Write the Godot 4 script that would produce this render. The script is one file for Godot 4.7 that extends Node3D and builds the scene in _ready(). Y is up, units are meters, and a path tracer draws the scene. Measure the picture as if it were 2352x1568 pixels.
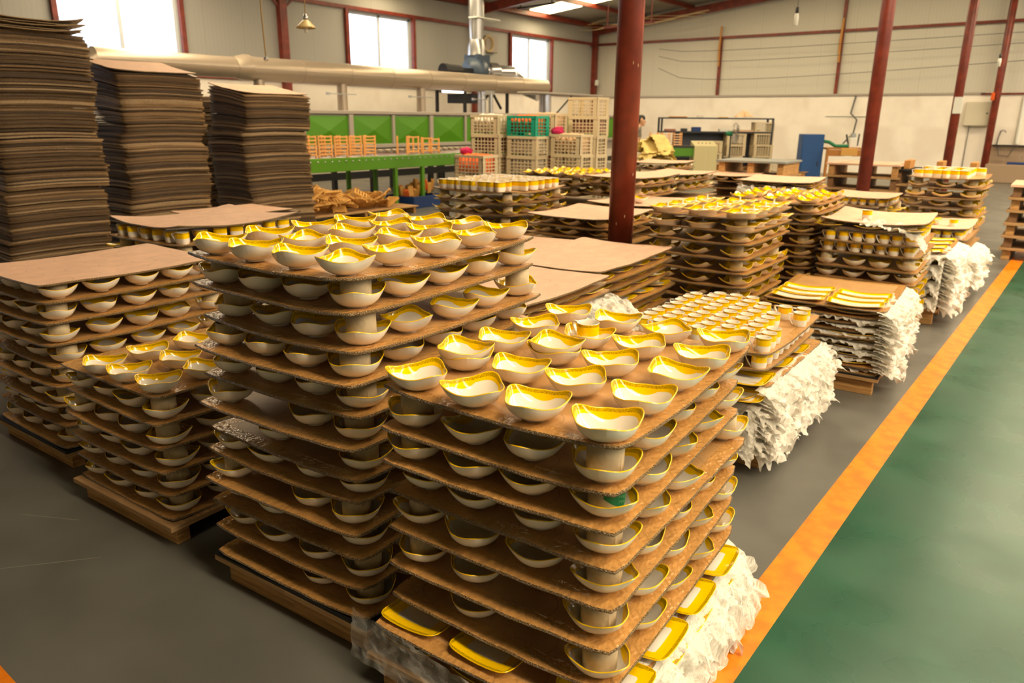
extends Node3D

# ---------------------------------------------------------------- small helpers
var counts := {}
var M := {}            # materials
var ME := {}           # shared meshes
var rng := RandomNumberGenerator.new()
var noise := FastNoiseLite.new()
const ORD := ["first", "second", "third", "fourth", "fifth", "sixth", "seventh", "eighth", "ninth", "tenth", "eleventh", "twelfth", "thirteenth", "fourteenth"]
const YEL := Color(1.0, 0.80, 0.0)

func numbered(called: String) -> String:
	var n: int = counts.get(called, 0)
	counts[called] = n + 1
	return called if n == 0 else "%s_%03d" % [called, n]

func tag(o: Node, label: String, category: String, group := "", kind := "") -> Node:
	if label: o.set_meta("label", label)
	if category: o.set_meta("category", category)
	if group: o.set_meta("group", group)
	if kind: o.set_meta("kind", kind)
	return o

func thing(called: String, label: String, category: String, at := Transform3D(), group := "") -> Node3D:
	var o := Node3D.new()
	o.name = numbered(called)
	add_child(o)
	o.transform = at
	tag(o, label, category, group)
	return o

func inst(called: String, mesh: Mesh, mat, parent: Node = self, at := Transform3D()) -> MeshInstance3D:
	var o := MeshInstance3D.new()
	o.mesh = mesh
	if mat is Array:
		for i in mat.size():
			o.set_surface_override_material(i, mat[i])
	elif mat != null:
		o.material_override = mat
	o.transform = at
	o.cast_shadow = GeometryInstance3D.SHADOW_CASTING_SETTING_ON
	if parent == self:
		o.name = numbered(called)
		add_child(o)
	else:
		var k := "%d/%s" % [parent.get_instance_id(), called]
		var n: int = counts.get(k, 0)
		counts[k] = n + 1
		o.name = called if n == 0 else "%s_%03d" % [called, n]
		parent.add_child(o, true)
	return o

func struct_(called: String, mesh: Mesh, mat, label: String, parent: Node = self, at := Transform3D()) -> MeshInstance3D:
	var o := inst(called, mesh, mat, parent, at)
	if parent == self:
		tag(o, label, "", "", "structure")
	return o

func P(x: float, y: float, z: float, yaw := 0.0) -> Transform3D:
	return Transform3D(Basis(Vector3.UP, yaw), Vector3(x, y, z))

func st() -> SurfaceTool:
	var s := SurfaceTool.new()
	s.begin(Mesh.PRIMITIVE_TRIANGLES)
	return s

func done(s: SurfaceTool, onto: ArrayMesh = null) -> ArrayMesh:
	s.generate_normals()
	s.index()
	return s.commit(onto) if onto else s.commit()

func quad(s: SurfaceTool, a: Vector3, b: Vector3, c: Vector3, d: Vector3, sg := -1) -> void:
	s.set_smooth_group(sg)
	for p in [[a, Vector2(0, 0)], [b, Vector2(1, 0)], [c, Vector2(1, 1)], [a, Vector2(0, 0)], [c, Vector2(1, 1)], [d, Vector2(0, 1)]]:
		s.set_uv(p[1])
		s.add_vertex(p[0])

func box(s: SurfaceTool, c: Vector3, size: Vector3, b := Basis()) -> void:
	var h := size / 2
	var v := []
	for i in 8:
		v.append(c + b * Vector3(h.x * (1 if i & 1 else -1), h.y * (1 if i & 2 else -1), h.z * (1 if i & 4 else -1)))
	quad(s, v[4], v[6], v[7], v[5])
	quad(s, v[1], v[3], v[2], v[0])
	quad(s, v[5], v[7], v[3], v[1])
	quad(s, v[0], v[2], v[6], v[4])
	quad(s, v[6], v[2], v[3], v[7])
	quad(s, v[0], v[4], v[5], v[1])

func box_mesh(size: Vector3, ch := 0.0) -> ArrayMesh:
	var key := "box%s/%s" % [size, ch]
	if not ME.has(key):
		var s := st()
		if ch > 0.0: cbox(s, Vector3.ZERO, size, ch)
		else: box(s, Vector3.ZERO, size)
		ME[key] = done(s)
	return ME[key]

func tri(s: SurfaceTool, a: Vector3, b: Vector3, c: Vector3, out: Vector3) -> void:
	s.set_smooth_group(-1)
	var n := (c - a).cross(b - a)
	var l := [a, b, c] if n.dot(out) > 0 else [a, c, b]
	for p in l:
		s.set_uv(Vector2(p.x, p.y))
		s.add_vertex(p)

func cbox(s: SurfaceTool, c: Vector3, size: Vector3, ch: float, b := Basis()) -> void:
	# a box with chamfered edges
	var h := size / 2
	var f := func(axis: int, sx: int, sy: int, sz: int) -> Vector3:
		var g := [h.x - ch, h.y - ch, h.z - ch]
		g[axis] += ch
		return c + b * Vector3(g[0] * sx, g[1] * sy, g[2] * sz)
	for ax in 3:
		for sg in [-1, 1]:
			var q := []
			for k in [[-1, -1], [1, -1], [1, 1], [-1, 1]]:
				var t := [0, 0, 0]
				t[ax] = sg
				t[(ax + 1) % 3] = k[0]
				t[(ax + 2) % 3] = k[1]
				q.append(f.call(ax, t[0], t[1], t[2]))
			var o := Vector3()
			o[ax] = sg
			o = b * o
			tri(s, q[0], q[1], q[2], o)
			tri(s, q[0], q[2], q[3], o)
	for ax in 3:
		var a2 := (ax + 1) % 3
		var a3 := (ax + 2) % 3
		for s2 in [-1, 1]:
			for s3 in [-1, 1]:
				var t1 := [0, 0, 0]
				t1[a2] = s2
				t1[a3] = s3
				var t0 := t1.duplicate()
				t0[ax] = -1
				t1[ax] = 1
				var p1 = f.call(a2, t0[0], t0[1], t0[2])
				var p2 = f.call(a2, t1[0], t1[1], t1[2])
				var p3 = f.call(a3, t1[0], t1[1], t1[2])
				var p4 = f.call(a3, t0[0], t0[1], t0[2])
				var o := Vector3()
				o[a2] = s2
				o[a3] = s3
				o = b * o
				tri(s, p1, p2, p3, o)
				tri(s, p1, p3, p4, o)
	for i in 8:
		var sx := 1 if i & 1 else -1
		var sy := 1 if i & 2 else -1
		var sz := 1 if i & 4 else -1
		tri(s, f.call(0, sx, sy, sz), f.call(1, sx, sy, sz), f.call(2, sx, sy, sz), b * Vector3(sx, sy, sz))

func grid(s: SurfaceTool, nu: int, nv: int, f: Callable, uvf = null, flip := false, sg := 0) -> void:
	var pts := []
	var uvs := []
	for j in nv + 1:
		for i in nu + 1:
			var u := float(i) / nu
			var v := float(j) / nv
			var p: Vector3 = f.call(u, v)
			pts.append(p)
			uvs.append(uvf.call(p, u, v) if uvf != null else Vector2(u, v))
	s.set_smooth_group(sg)
	var order := [0, 1, 2, 0, 2, 3] if not flip else [0, 2, 1, 0, 3, 2]
	for j in nv:
		for i in nu:
			var q := [j * (nu + 1) + i, j * (nu + 1) + i + 1, (j + 1) * (nu + 1) + i + 1, (j + 1) * (nu + 1) + i]
			for k in order:
				s.set_uv(uvs[q[k]])
				s.add_vertex(pts[q[k]])

func lathe(s: SurfaceTool, prof: Array, n := 24, at := Transform3D()) -> void:
	# profile from bottom outside upwards; (radius, height)
	var m := prof.size() - 1
	grid(s, n, m, func(u, v):
		var q: Vector2 = prof[int(round(v * m))]
		return at * Vector3(cos(u * TAU) * q.x, q.y, -sin(u * TAU) * q.x), null, true)

func pipe(s: SurfaceTool, pts: Array, r, n := 10, caps := true) -> void:
	var up := Vector3.UP
	var rings := []
	for i in pts.size():
		var t: Vector3 = (pts[mini(i + 1, pts.size() - 1)] - pts[maxi(i - 1, 0)]).normalized()
		if absf(t.dot(up)) > 0.98: up = Vector3.RIGHT if absf(t.x) < 0.9 else Vector3.BACK
		var a := t.cross(up).normalized()
		var b := a.cross(t).normalized()
		up = b
		var rr: float = r[i] if r is Array else r
		var ring := []
		for k in n + 1:
			var an := TAU * k / n
			ring.append(pts[i] + (a * cos(an) + b * sin(an)) * rr)
		rings.append(ring)
	var m := pts.size() - 1
	grid(s, n, m, func(u, v): return rings[int(round(v * m))][int(round(u * n))])
	if caps:
		for e in [0, m]:
			var o: Vector3 = (pts[0] - pts[1]) if e == 0 else (pts[m] - pts[m - 1])
			for k in n:
				tri(s, pts[e], rings[e][k], rings[e][k + 1], o)

func bar(s: SurfaceTool, a: Vector3, b: Vector3, w: float, h: float) -> void:
	var d := b - a
	var z := d.normalized()
	var up := Vector3.UP if absf(z.y) < 0.95 else Vector3.RIGHT
	var x := up.cross(z).normalized()
	box(s, (a + b) / 2, Vector3(w, h, d.length()), Basis(x, z.cross(x), z))

# ---------------------------------------------------------------- materials
func mat(key: String, c: Color, rough := 0.6, metal := 0.0) -> StandardMaterial3D:
	var m := StandardMaterial3D.new()
	m.resource_name = key
	m.albedo_color = c
	m.roughness = rough
	m.metallic = metal
	M[key] = m
	return m

func noise_tex(freq: float, lo: Color, hi: Color, size := 256, oct := 4, seed_ := 1, normal := 0.0, w := 0) -> NoiseTexture2D:
	var t := NoiseTexture2D.new()
	var n := FastNoiseLite.new()
	n.seed = seed_
	n.frequency = freq
	n.fractal_octaves = oct
	t.noise = n
	t.width = w if w else size
	t.height = size
	t.seamless = true
	t.generate_mipmaps = false
	if normal > 0.0:
		t.as_normal_map = true
		t.bump_strength = normal
	else:
		var g := Gradient.new()
		g.set_color(0, lo)
		g.set_color(1, hi)
		g.set_offset(0, 0.25)
		g.set_offset(1, 0.75)
		t.color_ramp = g
	return t

func tri_map(m: StandardMaterial3D, sc: Vector3, world := false) -> void:
	m.uv1_triplanar = true
	m.uv1_world_triplanar = world
	m.uv1_scale = sc
	m.uv1_triplanar_sharpness = 4.0

func scribble(n: FastNoiseLite, x: float, y: float) -> bool:
	return absf(n.get_noise_2d(x, y)) < 0.24

func decal(size: int, rim: Callable, centre: Callable, world: float) -> ImageTexture:
	# yellow print with a scribbled black line near the rim, white in the middle; seen from above, world metres across
	var im := Image.create(size, size, false, Image.FORMAT_RGB8)
	var n := FastNoiseLite.new()
	n.seed = 7
	n.frequency = 0.45
	n.fractal_type = FastNoiseLite.FRACTAL_NONE
	var white := Color(0.93, 0.90, 0.84)
	var yel := YEL_PRINT
	var ink := Color(0.16, 0.11, 0.0)
	for j in size:
		for i in size:
			var x := ((i + 0.5) / size - 0.5) * world
			var z := ((j + 0.5) / size - 0.5) * world
			var c := yel
			if centre.call(x, z): c = white
			else:
				var e: float = rim.call(x, z)       # metres inward from the rim
				if e > 0.0010 and e < 0.0110 and scribble(n, x * 1000.0, z * 1000.0): c = ink
			im.set_pixel(i, j, c)
	return ImageTexture.create_from_image(im)

func band_decal(w: int, h: int, share: float) -> ImageTexture:
	# wrapped round a mug: v runs from the rim (0) to the foot (1)
	var im := Image.create(w, h, false, Image.FORMAT_RGB8)
	im.fill(Color(0.93, 0.90, 0.84))
	im.fill_rect(Rect2i(0, 0, w, int(h * share)), YEL_PRINT)
	var n := FastNoiseLite.new()
	n.seed = 9
	n.frequency = 0.45
	n.fractal_type = FastNoiseLite.FRACTAL_NONE
	for j in range(int(h * 0.02), int(h * 0.13)):
		for i in w:
			if scribble(n, i * 240.0 / w, j * 72.0 / h): im.set_pixel(i, j, Color(0.16, 0.11, 0.0))
	return ImageTexture.create_from_image(im)

func bowl_r(a: float) -> float:
	return 0.0815 * (1.0 + 0.098 * cos(3 * a) + 0.034 * cos(6 * a))

func bowl_decal(w: int, h: int) -> ImageTexture:
	# round the inside of a bowl: u runs along the rim, v from the middle (0) up to the rim (1)
	var im := Image.create(w, h, false, Image.FORMAT_RGB8)
	im.fill(Color(0.95, 0.92, 0.86))
	var n := FastNoiseLite.new()
	n.seed = 7
	n.frequency = 0.42
	n.fractal_type = FastNoiseLite.FRACTAL_NONE
	var v0 := 2.0 / (BOWL_ROWS + 2)
	for i in w:
		var a := TAU * (i + 0.5) / w
		for j in range(int(v0 * h), h):
			var q := (((j + 0.5) / h) - v0) / (1.0 - v0)
			var r := 0.0264 + (lerpf(bowl_r(0.3), bowl_r(a), q) - 0.0294) * (sin(BOWL_A + (BOWL_B - BOWL_A) * q) - sin(BOWL_A)) / (sin(BOWL_B) - sin(BOWL_A))
			var d := -1.0
			for k in 3:
				d = maxf(d, r * cos(a - PI / 3 - k * TAU / 3))
			if d < 0.0600 and q < 0.75: continue
			var e := (1.0 - q) * 0.066
			var ink := e > 0.0010 and e < 0.0088 and scribble(n, a * 80.0, e * 1000.0)
			im.set_pixel(i, j, Color(0.14, 0.10, 0.0) if ink else YEL_PRINT)
	return ImageTexture.create_from_image(im)

const BOWL_ROWS := 11
const BOWL_A := 0.16
const BOWL_B := 1.16
const YEL_PRINT := Color(1.0, 0.81, 0.0)

func rib_tex(n: int, dark: float) -> ImageTexture:
	var im := Image.create(512, 4, false, Image.FORMAT_RGB8)
	for i in 512:
		var f := fposmod(i * n / 512.0, 1.0)
		var v := 1.0 - (dark if f < 0.06 else 0.0)
		if i < 3: v = 1.0 - dark * 3.0
		for j in 4: im.set_pixel(i, j, Color(v, v, v))
	return ImageTexture.create_from_image(im)

func wood_tex(seed_: int, a: Color, b: Color) -> ImageTexture:
	var n := FastNoiseLite.new()
	n.seed = seed_
	n.frequency = 0.02
	var im := Image.create(256, 256, false, Image.FORMAT_RGB8)
	for j in 256:
		for i in 256:
			var g := n.get_noise_2d(i * 0.35, j * 6.0) + 0.35 * n.get_noise_2d(i * 2.0 + 90, j * 26.0)
			im.set_pixel(i, j, a.lerp(b, clampf(0.5 + g * 0.9, 0, 1)))
	return ImageTexture.create_from_image(im)

func card_tex(seed_: int, rings: bool) -> ImageTexture:
	# brown paper with faint fibres; where dishes stood, faint round prints
	var n := FastNoiseLite.new()
	n.seed = seed_
	n.frequency = 0.03
	var im := Image.create(512, 512, false, Image.FORMAT_RGB8)
	var r2 := RandomNumberGenerator.new()
	r2.seed = seed_
	var cs := []
	for k in 20:
		cs.append(Vector3((k % 4 + 0.5) * 128 + r2.randf_range(-20, 20), (k / 4 + 0.5) * 102 + r2.randf_range(-14, 14), r2.randf_range(34, 46)))
	for j in 512:
		for i in 512:
			var v := 0.94 + 0.05 * n.get_noise_2d(i * 0.4, j * 0.4) + 0.04 * n.get_noise_2d(i * 8.0, j * 1.2)
			im.set_pixel(i, j, Color(v, v, v))
	if rings:
		for c in cs:
			for k in 560:
				var a := TAU * k / 560.0
				if sin(a * 1.5 + c.z) > 0.55: continue
				var p := Vector2(c.x + cos(a) * c.z, c.y + sin(a) * c.z * 0.78)
				if p.x > 0 and p.y > 0 and p.x < 511 and p.y < 511:
					im.set_pixelv(Vector2i(p), im.get_pixelv(Vector2i(p)) * 0.88)
	return ImageTexture.create_from_image(im)

func make_materials() -> void:
	var m: StandardMaterial3D
	# glazed ware
	m = mat("glaze", Color(0.96, 0.93, 0.87), 0.14)
	m = mat("glaze_foot", Color(0.90, 0.84, 0.76), 0.6)
	m = mat("yellow_rim", Color(0.97, 0.78, 0.02), 0.12)
	m = mat("bowl_print", Color.WHITE, 0.1)
	m.albedo_texture = bowl_decal(1400, 320)
	m = mat("deep_print", Color.WHITE, 0.08)
	var dm := func(x, z): return maxf(absf(x), absf(z))
	m.albedo_texture = decal(400, func(x, z): return 0.096 - dm.call(x, z), func(x, z): return dm.call(x, z) < 0.058, 0.24)
	m = mat("plate_print", Color.WHITE, 0.1)
	m.albedo_texture = decal(700, func(x, z): return 0.103 - dm.call(x, z), func(x, z): return dm.call(x, z) < 0.062 and absf(x) + absf(z) < 0.118, 0.24)
	m = mat("platter_print", Color.WHITE, 0.1)
	m.albedo_texture = decal(400, func(x, z): return 0.115 - dm.call(x, z), func(x, z): return absf(x) < 0.098 and absf(z) < 0.075, 0.24)
	m = mat("mug_print", Color.WHITE, 0.1)
	m.albedo_texture = band_decal(480, 144, 0.52)
	# cardboard
	m = mat("card_tray", Color(0.80, 0.61, 0.38), 0.5)
	m.albedo_texture = card_tex(3, true)
	m = mat("card_lid", Color(0.93, 0.75, 0.63), 0.7)
	m.albedo_texture = card_tex(5, true)
	for k in 6:
		m = mat("sheet_%d" % k, [Color(0.60, 0.45, 0.28), Color(0.54, 0.40, 0.25), Color(0.64, 0.49, 0.32), Color(0.50, 0.37, 0.23), Color(0.58, 0.43, 0.27), Color(0.62, 0.47, 0.30)][k], 0.55)
		m = mat("sheet_edge_%d" % k, [Color(0.46, 0.35, 0.21), Color(0.35, 0.26, 0.15), Color(0.60, 0.47, 0.31), Color(0.30, 0.22, 0.13), Color(0.42, 0.31, 0.18), Color(0.74, 0.62, 0.46)][k], [0.45, 0.5, 0.3, 0.5, 0.45, 0.25][k])
		m.albedo_texture = noise_tex(0.06, Color(0.80, 0.80, 0.80), Color(1, 1, 1), 256, 3, 20 + k)
		tri_map(m, Vector3(1.5, 30, 1.5))
		m.uv1_offset = Vector3(k * 0.37, k * 0.21, k * 0.53)
		m.normal_enabled = true
		m.normal_texture = noise_tex(0.09, Color.BLACK, Color.WHITE, 256, 3, 30 + k, 8.0)
		m.normal_scale = 0.8
	m = mat("film_band", Color(0.77, 0.57, 0.32), 0.18)       # film drawn tight over the cardboard edge
	m.albedo_texture = noise_tex(0.03, Color(0.95, 0.95, 0.95), Color(1, 1, 1), 256, 4, 11)
	m.normal_enabled = true
	m.normal_texture = noise_tex(0.05, Color.BLACK, Color.WHITE, 256, 4, 12, 5.0)
	m.normal_scale = 0.6
	tri_map(m, Vector3(3, 3, 3))
	m = mat("film_edge", Color(0.80, 0.68, 0.50), 0.12)
	m.albedo_texture = noise_tex(0.11, Color(0.45, 0.40, 0.34), Color(1, 1, 1), 256, 3, 13)
	m.normal_enabled = true
	m.normal_texture = noise_tex(0.1, Color.BLACK, Color.WHITE, 256, 4, 14, 14.0)
	m.normal_scale = 1.6
	tri_map(m, Vector3(5, 18, 5))
	m = mat("tube_card", Color(0.82, 0.74, 0.60), 0.75)
	m.albedo_texture = noise_tex(0.06, Color(0.90, 0.90, 0.90), Color(1, 1, 1), 128, 4, 15)
	m = mat("tube_green", Color(0.0, 0.42, 0.25), 0.5)
	m = mat("tube_ink", Color(0.45, 0.62, 0.45), 0.6)
	# wood
	m = mat("pine", Color.WHITE, 0.7)
	m.albedo_texture = wood_tex(4, Color(0.62, 0.44, 0.24), Color(0.80, 0.62, 0.38))
	tri_map(m, Vector3(1.6, 1.6, 1.6))
	m = mat("ply", Color.WHITE, 0.7)
	m.albedo_texture = wood_tex(6, Color(0.58, 0.44, 0.28), Color(0.72, 0.57, 0.38))
	tri_map(m, Vector3(1.2, 1.2, 1.2))
	m = mat("old_wood", Color.WHITE, 0.75)
	m.albedo_texture = wood_tex(8, Color(0.40, 0.28, 0.17), Color(0.55, 0.40, 0.26))
	tri_map(m, Vector3(1.4, 1.4, 1.4))
	m = mat("black_mat", Color(0.05, 0.05, 0.05), 0.6)
	m = mat("grey_board", Color(0.55, 0.56, 0.54), 0.5)
	m = mat("bamboo", Color(0.75, 0.52, 0.25), 0.6)
	m = mat("rack_wood", Color(0.90, 0.64, 0.36), 0.6)
	m = mat("straw_wood", Color(0.80, 0.60, 0.30), 0.7)
	# plastic
	m = mat("wrap", Color(0.96, 0.94, 0.89, 0.72), 0.3)
	m.transparency = BaseMaterial3D.TRANSPARENCY_ALPHA
	m.normal_enabled = true
	m.normal_texture = noise_tex(0.03, Color.BLACK, Color.WHITE, 256, 4, 41, 8.0)
	m.backlight_enabled = true
	m.backlight = Color(0.35, 0.34, 0.31)
	m.uv1_scale = Vector3(3, 1, 1)
	m.cull_mode = BaseMaterial3D.CULL_DISABLED
	m = mat("wrap_clear", Color(0.88, 0.87, 0.84, 0.22), 0.26)
	m.transparency = BaseMaterial3D.TRANSPARENCY_ALPHA
	m.cull_mode = BaseMaterial3D.CULL_DISABLED
	m = mat("crate_beige", Color(0.83, 0.76, 0.62), 0.45)
	m = mat("crate_teal", Color(0.05, 0.62, 0.50), 0.4)
	m = mat("paper_fill", Color(0.86, 0.72, 0.58), 0.8)
	m = mat("paper_white", Color(0.90, 0.87, 0.82), 0.8)
	m = mat("paper_pink", Color(0.72, 0.08, 0.32), 0.8)
	m = mat("paper_orange", Color(0.90, 0.42, 0.16), 0.8)
	m = mat("clay", Color(0.66, 0.42, 0.36), 0.7)
	m = mat("foam_yellow", Color(0.90, 0.80, 0.50), 0.7)
	# building
	m = mat("wall_panel", Color(0.79, 0.775, 0.73), 0.55)
	m.albedo_texture = rib_tex(10, 0.06)
	tri_map(m, Vector3(1.0, 1.0, 1.0), true)
	m = mat("wall_panel_shaded", Color(0.65, 0.645, 0.62), 0.55)  # shade of the backlit window wall, put into a darker panel colour
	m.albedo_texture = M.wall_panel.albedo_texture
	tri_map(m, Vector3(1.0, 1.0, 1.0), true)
	m = mat("plaster", Color(0.95, 0.92, 0.88), 0.85)
	m.albedo_texture = noise_tex(0.008, Color(0.95, 0.94, 0.93), Color(1, 1, 1), 256, 5, 50)
	tri_map(m, Vector3(0.3, 0.3, 0.3), true)
	m = mat("ceiling_panel", Color(0.62, 0.60, 0.55), 0.6)
	m.albedo_texture = rib_tex(4, 0.12)
	tri_map(m, Vector3(1, 1, 1), true)
	m = mat("red_steel", Color(0.52, 0.20, 0.13), 0.4)
	m.albedo_texture = noise_tex(0.02, Color(0.82, 0.82, 0.82), Color(1, 1, 1), 256, 4, 51)
	tri_map(m, Vector3(0.7, 0.7, 0.7), true)
	m = mat("red_paint_chip", Color(0.75, 0.62, 0.48), 0.7)
	m = mat("floor_grey", Color(0.42, 0.415, 0.39), 0.36)
	m.albedo_texture = noise_tex(0.006, Color(0.92, 0.92, 0.92), Color(1, 1, 1), 512, 5, 52)
	m.roughness_texture = noise_tex(0.01, Color(0.8, 0.8, 0.8), Color(1, 1, 1), 256, 4, 54)
	tri_map(m, Vector3(0.5, 0.5, 0.5), true)
	m = mat("floor_green", Color(0.11, 0.33, 0.235), 0.34)
	m.albedo_texture = noise_tex(0.006, Color(0.90, 0.91, 0.90), Color(1, 1, 1), 512, 5, 53)
	m.roughness_texture = noise_tex(0.01, Color(0.8, 0.8, 0.8), Color(1, 1, 1), 256, 4, 55)
	tri_map(m, Vector3(0.6, 0.6, 0.6), true)
	m = mat("line_yellow", Color(0.98, 0.55, 0.02), 0.4)
	m.albedo_texture = noise_tex(0.03, Color(0.9, 0.86, 0.8), Color(1, 1, 1), 256, 4, 56)
	tri_map(m, Vector3(1, 1, 1), true)
	m = mat("scratch", Color(0.52, 0.51, 0.46), 0.6)
	m = mat("tile", Color(0.62, 0.53, 0.44), 0.35)
	m = mat("grout", Color(0.45, 0.40, 0.34), 0.8)
	m = mat("pane", Color(1, 1, 1, 0.12), 0.05)
	m.transparency = BaseMaterial3D.TRANSPARENCY_ALPHA
	m = mat("window_white", Color(0.78, 0.80, 0.82), 0.4)
	m = mat("wire", Color(0.30, 0.30, 0.30), 0.5)
	# machines
	m = mat("kiln_green", Color(0.30, 0.54, 0.0), 0.45)
	m = mat("kiln_grey", Color(0.66, 0.62, 0.58), 0.5)
	m = mat("conveyor_green", Color(0.30, 0.52, 0.02), 0.4)
	m = mat("dark_steel", Color(0.13, 0.13, 0.14), 0.45)
	m = mat("blue_steel", Color(0.22, 0.28, 0.36), 0.4)
	m = mat("galvanised", Color(0.72, 0.72, 0.72), 0.28, 0.85)
	m = mat("duct_skin", Color(0.68, 0.62, 0.55), 0.32, 0.45)
	m = mat("silver", Color(0.75, 0.75, 0.78), 0.2, 0.9)
	m = mat("cream_cabinet", Color(0.77, 0.73, 0.55), 0.45)
	m = mat("blue_cabinet", Color(0.0, 0.27, 0.52), 0.4)
	m = mat("bench_yellow", Color(0.66, 0.42, 0.14), 0.55)
	m = mat("hose_green", Color(0.0, 0.45, 0.30), 0.4)
	m = mat("rack_dark", Color(0.16, 0.17, 0.20), 0.5)
	m = mat("rack_back", Color(0.32, 0.33, 0.38), 0.6)
	m = mat("box_cream", Color(0.80, 0.77, 0.69), 0.5)
	m = mat("white_plastic", Color(0.88, 0.88, 0.85), 0.4)
	m = mat("ceramic_roller", Color(0.86, 0.80, 0.70), 0.4)
	m = mat("brown_end", Color(0.45, 0.25, 0.18), 0.6)
	m = mat("box_blue", Color(0.02, 0.20, 0.45), 0.5)
	m = mat("lamp_enamel", Color(0.80, 0.70, 0.48), 0.4)
	m = mat("cord", Color(0.62, 0.50, 0.28), 0.7)
	m = mat("orange_plastic", Color(0.85, 0.35, 0.03), 0.4)
	m = mat("person_skin", Color.WHITE, 0.6)
	m.vertex_color_use_as_albedo = true
	m = mat("skylight", Color(0.9, 0.85, 0.7), 0.5)
	m.emission_enabled = true
	m.emission = Color(1.0, 0.90, 0.68)
	m.emission_energy_multiplier = 7.0
	m = mat("lamp_tube", Color(0.95, 0.95, 1), 0.4)
	m.emission_enabled = true
	m.emission = Color(0.92, 0.92, 1.0)
	m.emission_energy_multiplier = 3.0

# ---------------------------------------------------------------- tableware
func dish(rf: Callable, hf: Callable, foot: float, foot_h: float, a0: float, a1: float, world: float, nu := 48, nw := 9, sx := 1.0, sz := 1.0, wall := 0.003) -> ArrayMesh:
	# outside, printed inside, coloured lip: three surfaces of one dish
	var S := func(s: float) -> float: return (sin(a0 + (a1 - a0) * s) - sin(a0)) / (sin(a1) - sin(a0))
	var C := func(s: float) -> float: return (cos(a0) - cos(a0 + (a1 - a0) * s)) / (cos(a0) - cos(a1))
	var V := func(a: float, r: float, y: float) -> Vector3: return Vector3(cos(a) * r * sx, y, -sin(a) * r * sz)
	var nf := 3
	var out := func(u: float, v: float) -> Vector3:
		var k := int(round(v * (nw + nf)))
		var a := u * TAU
		if k == 0: return V.call(a, foot * 0.86, 0.0)
		if k == 1: return V.call(a, foot, 0.0)
		if k == 2: return V.call(a, foot * 0.99, foot_h)
		var s := float(k - nf) / nw
		return V.call(a, foot + (lerpf(rf.call(0.3), rf.call(a), s) - foot) * S.call(s), foot_h + (hf.call(a) - foot_h) * C.call(s))
	var base := foot_h + 0.003
	var fin := foot * 0.88
	var inn := func(u: float, v: float) -> Vector3:
		var k := int(round(v * (nw + 2)))
		var a := u * TAU
		if k < 2: return V.call(a, fin * 0.5 * k, base)
		var s := float(k - 2) / nw
		return V.call(a, fin + (lerpf(rf.call(0.3), rf.call(a), s) - wall - fin) * S.call(s), base + (hf.call(a) - base) * C.call(s))
	var s1 := st()
	grid(s1, nu, nw + nf, out, null, true)
	var m := done(s1)
	var s2 := st()
	grid(s2, nu, nw + 2, inn, func(p, u, v): return Vector2(u, v) if world <= 0.0 else Vector2(p.x / (world * sx) + 0.5, p.z / (world * sz) + 0.5))
	m = done(s2, m)
	var s3 := st()
	grid(s3, nu, 3, func(u: float, v: float) -> Vector3:
		var a := u * TAU
		var o: Vector3 = out.call(u, 1.0)
		var i: Vector3 = inn.call(u, 1.0)
		var k := int(round(v * 3))
		var q := o.lerp(i, [0.0, 0.25, 0.75, 1.0][k])
		var dd: Vector3 = (o - i).normalized() * [0.0003, 0.0002, 0.0, -0.0002][k]
		return q + dd + Vector3(0, [-0.0006, 0.0012, 0.0012, -0.0008][k], 0), null, true)
	return done(s3, m)

func sq(a: float, half: float, p := 7.0) -> float:
	return half / pow(pow(absf(cos(a)), p) + pow(absf(sin(a)), p), 1.0 / p)

func sqk(a: float) -> float:
	return clampf((sq(a, 1.0) - 1.0) / 0.28, 0.0, 1.0)

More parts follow.
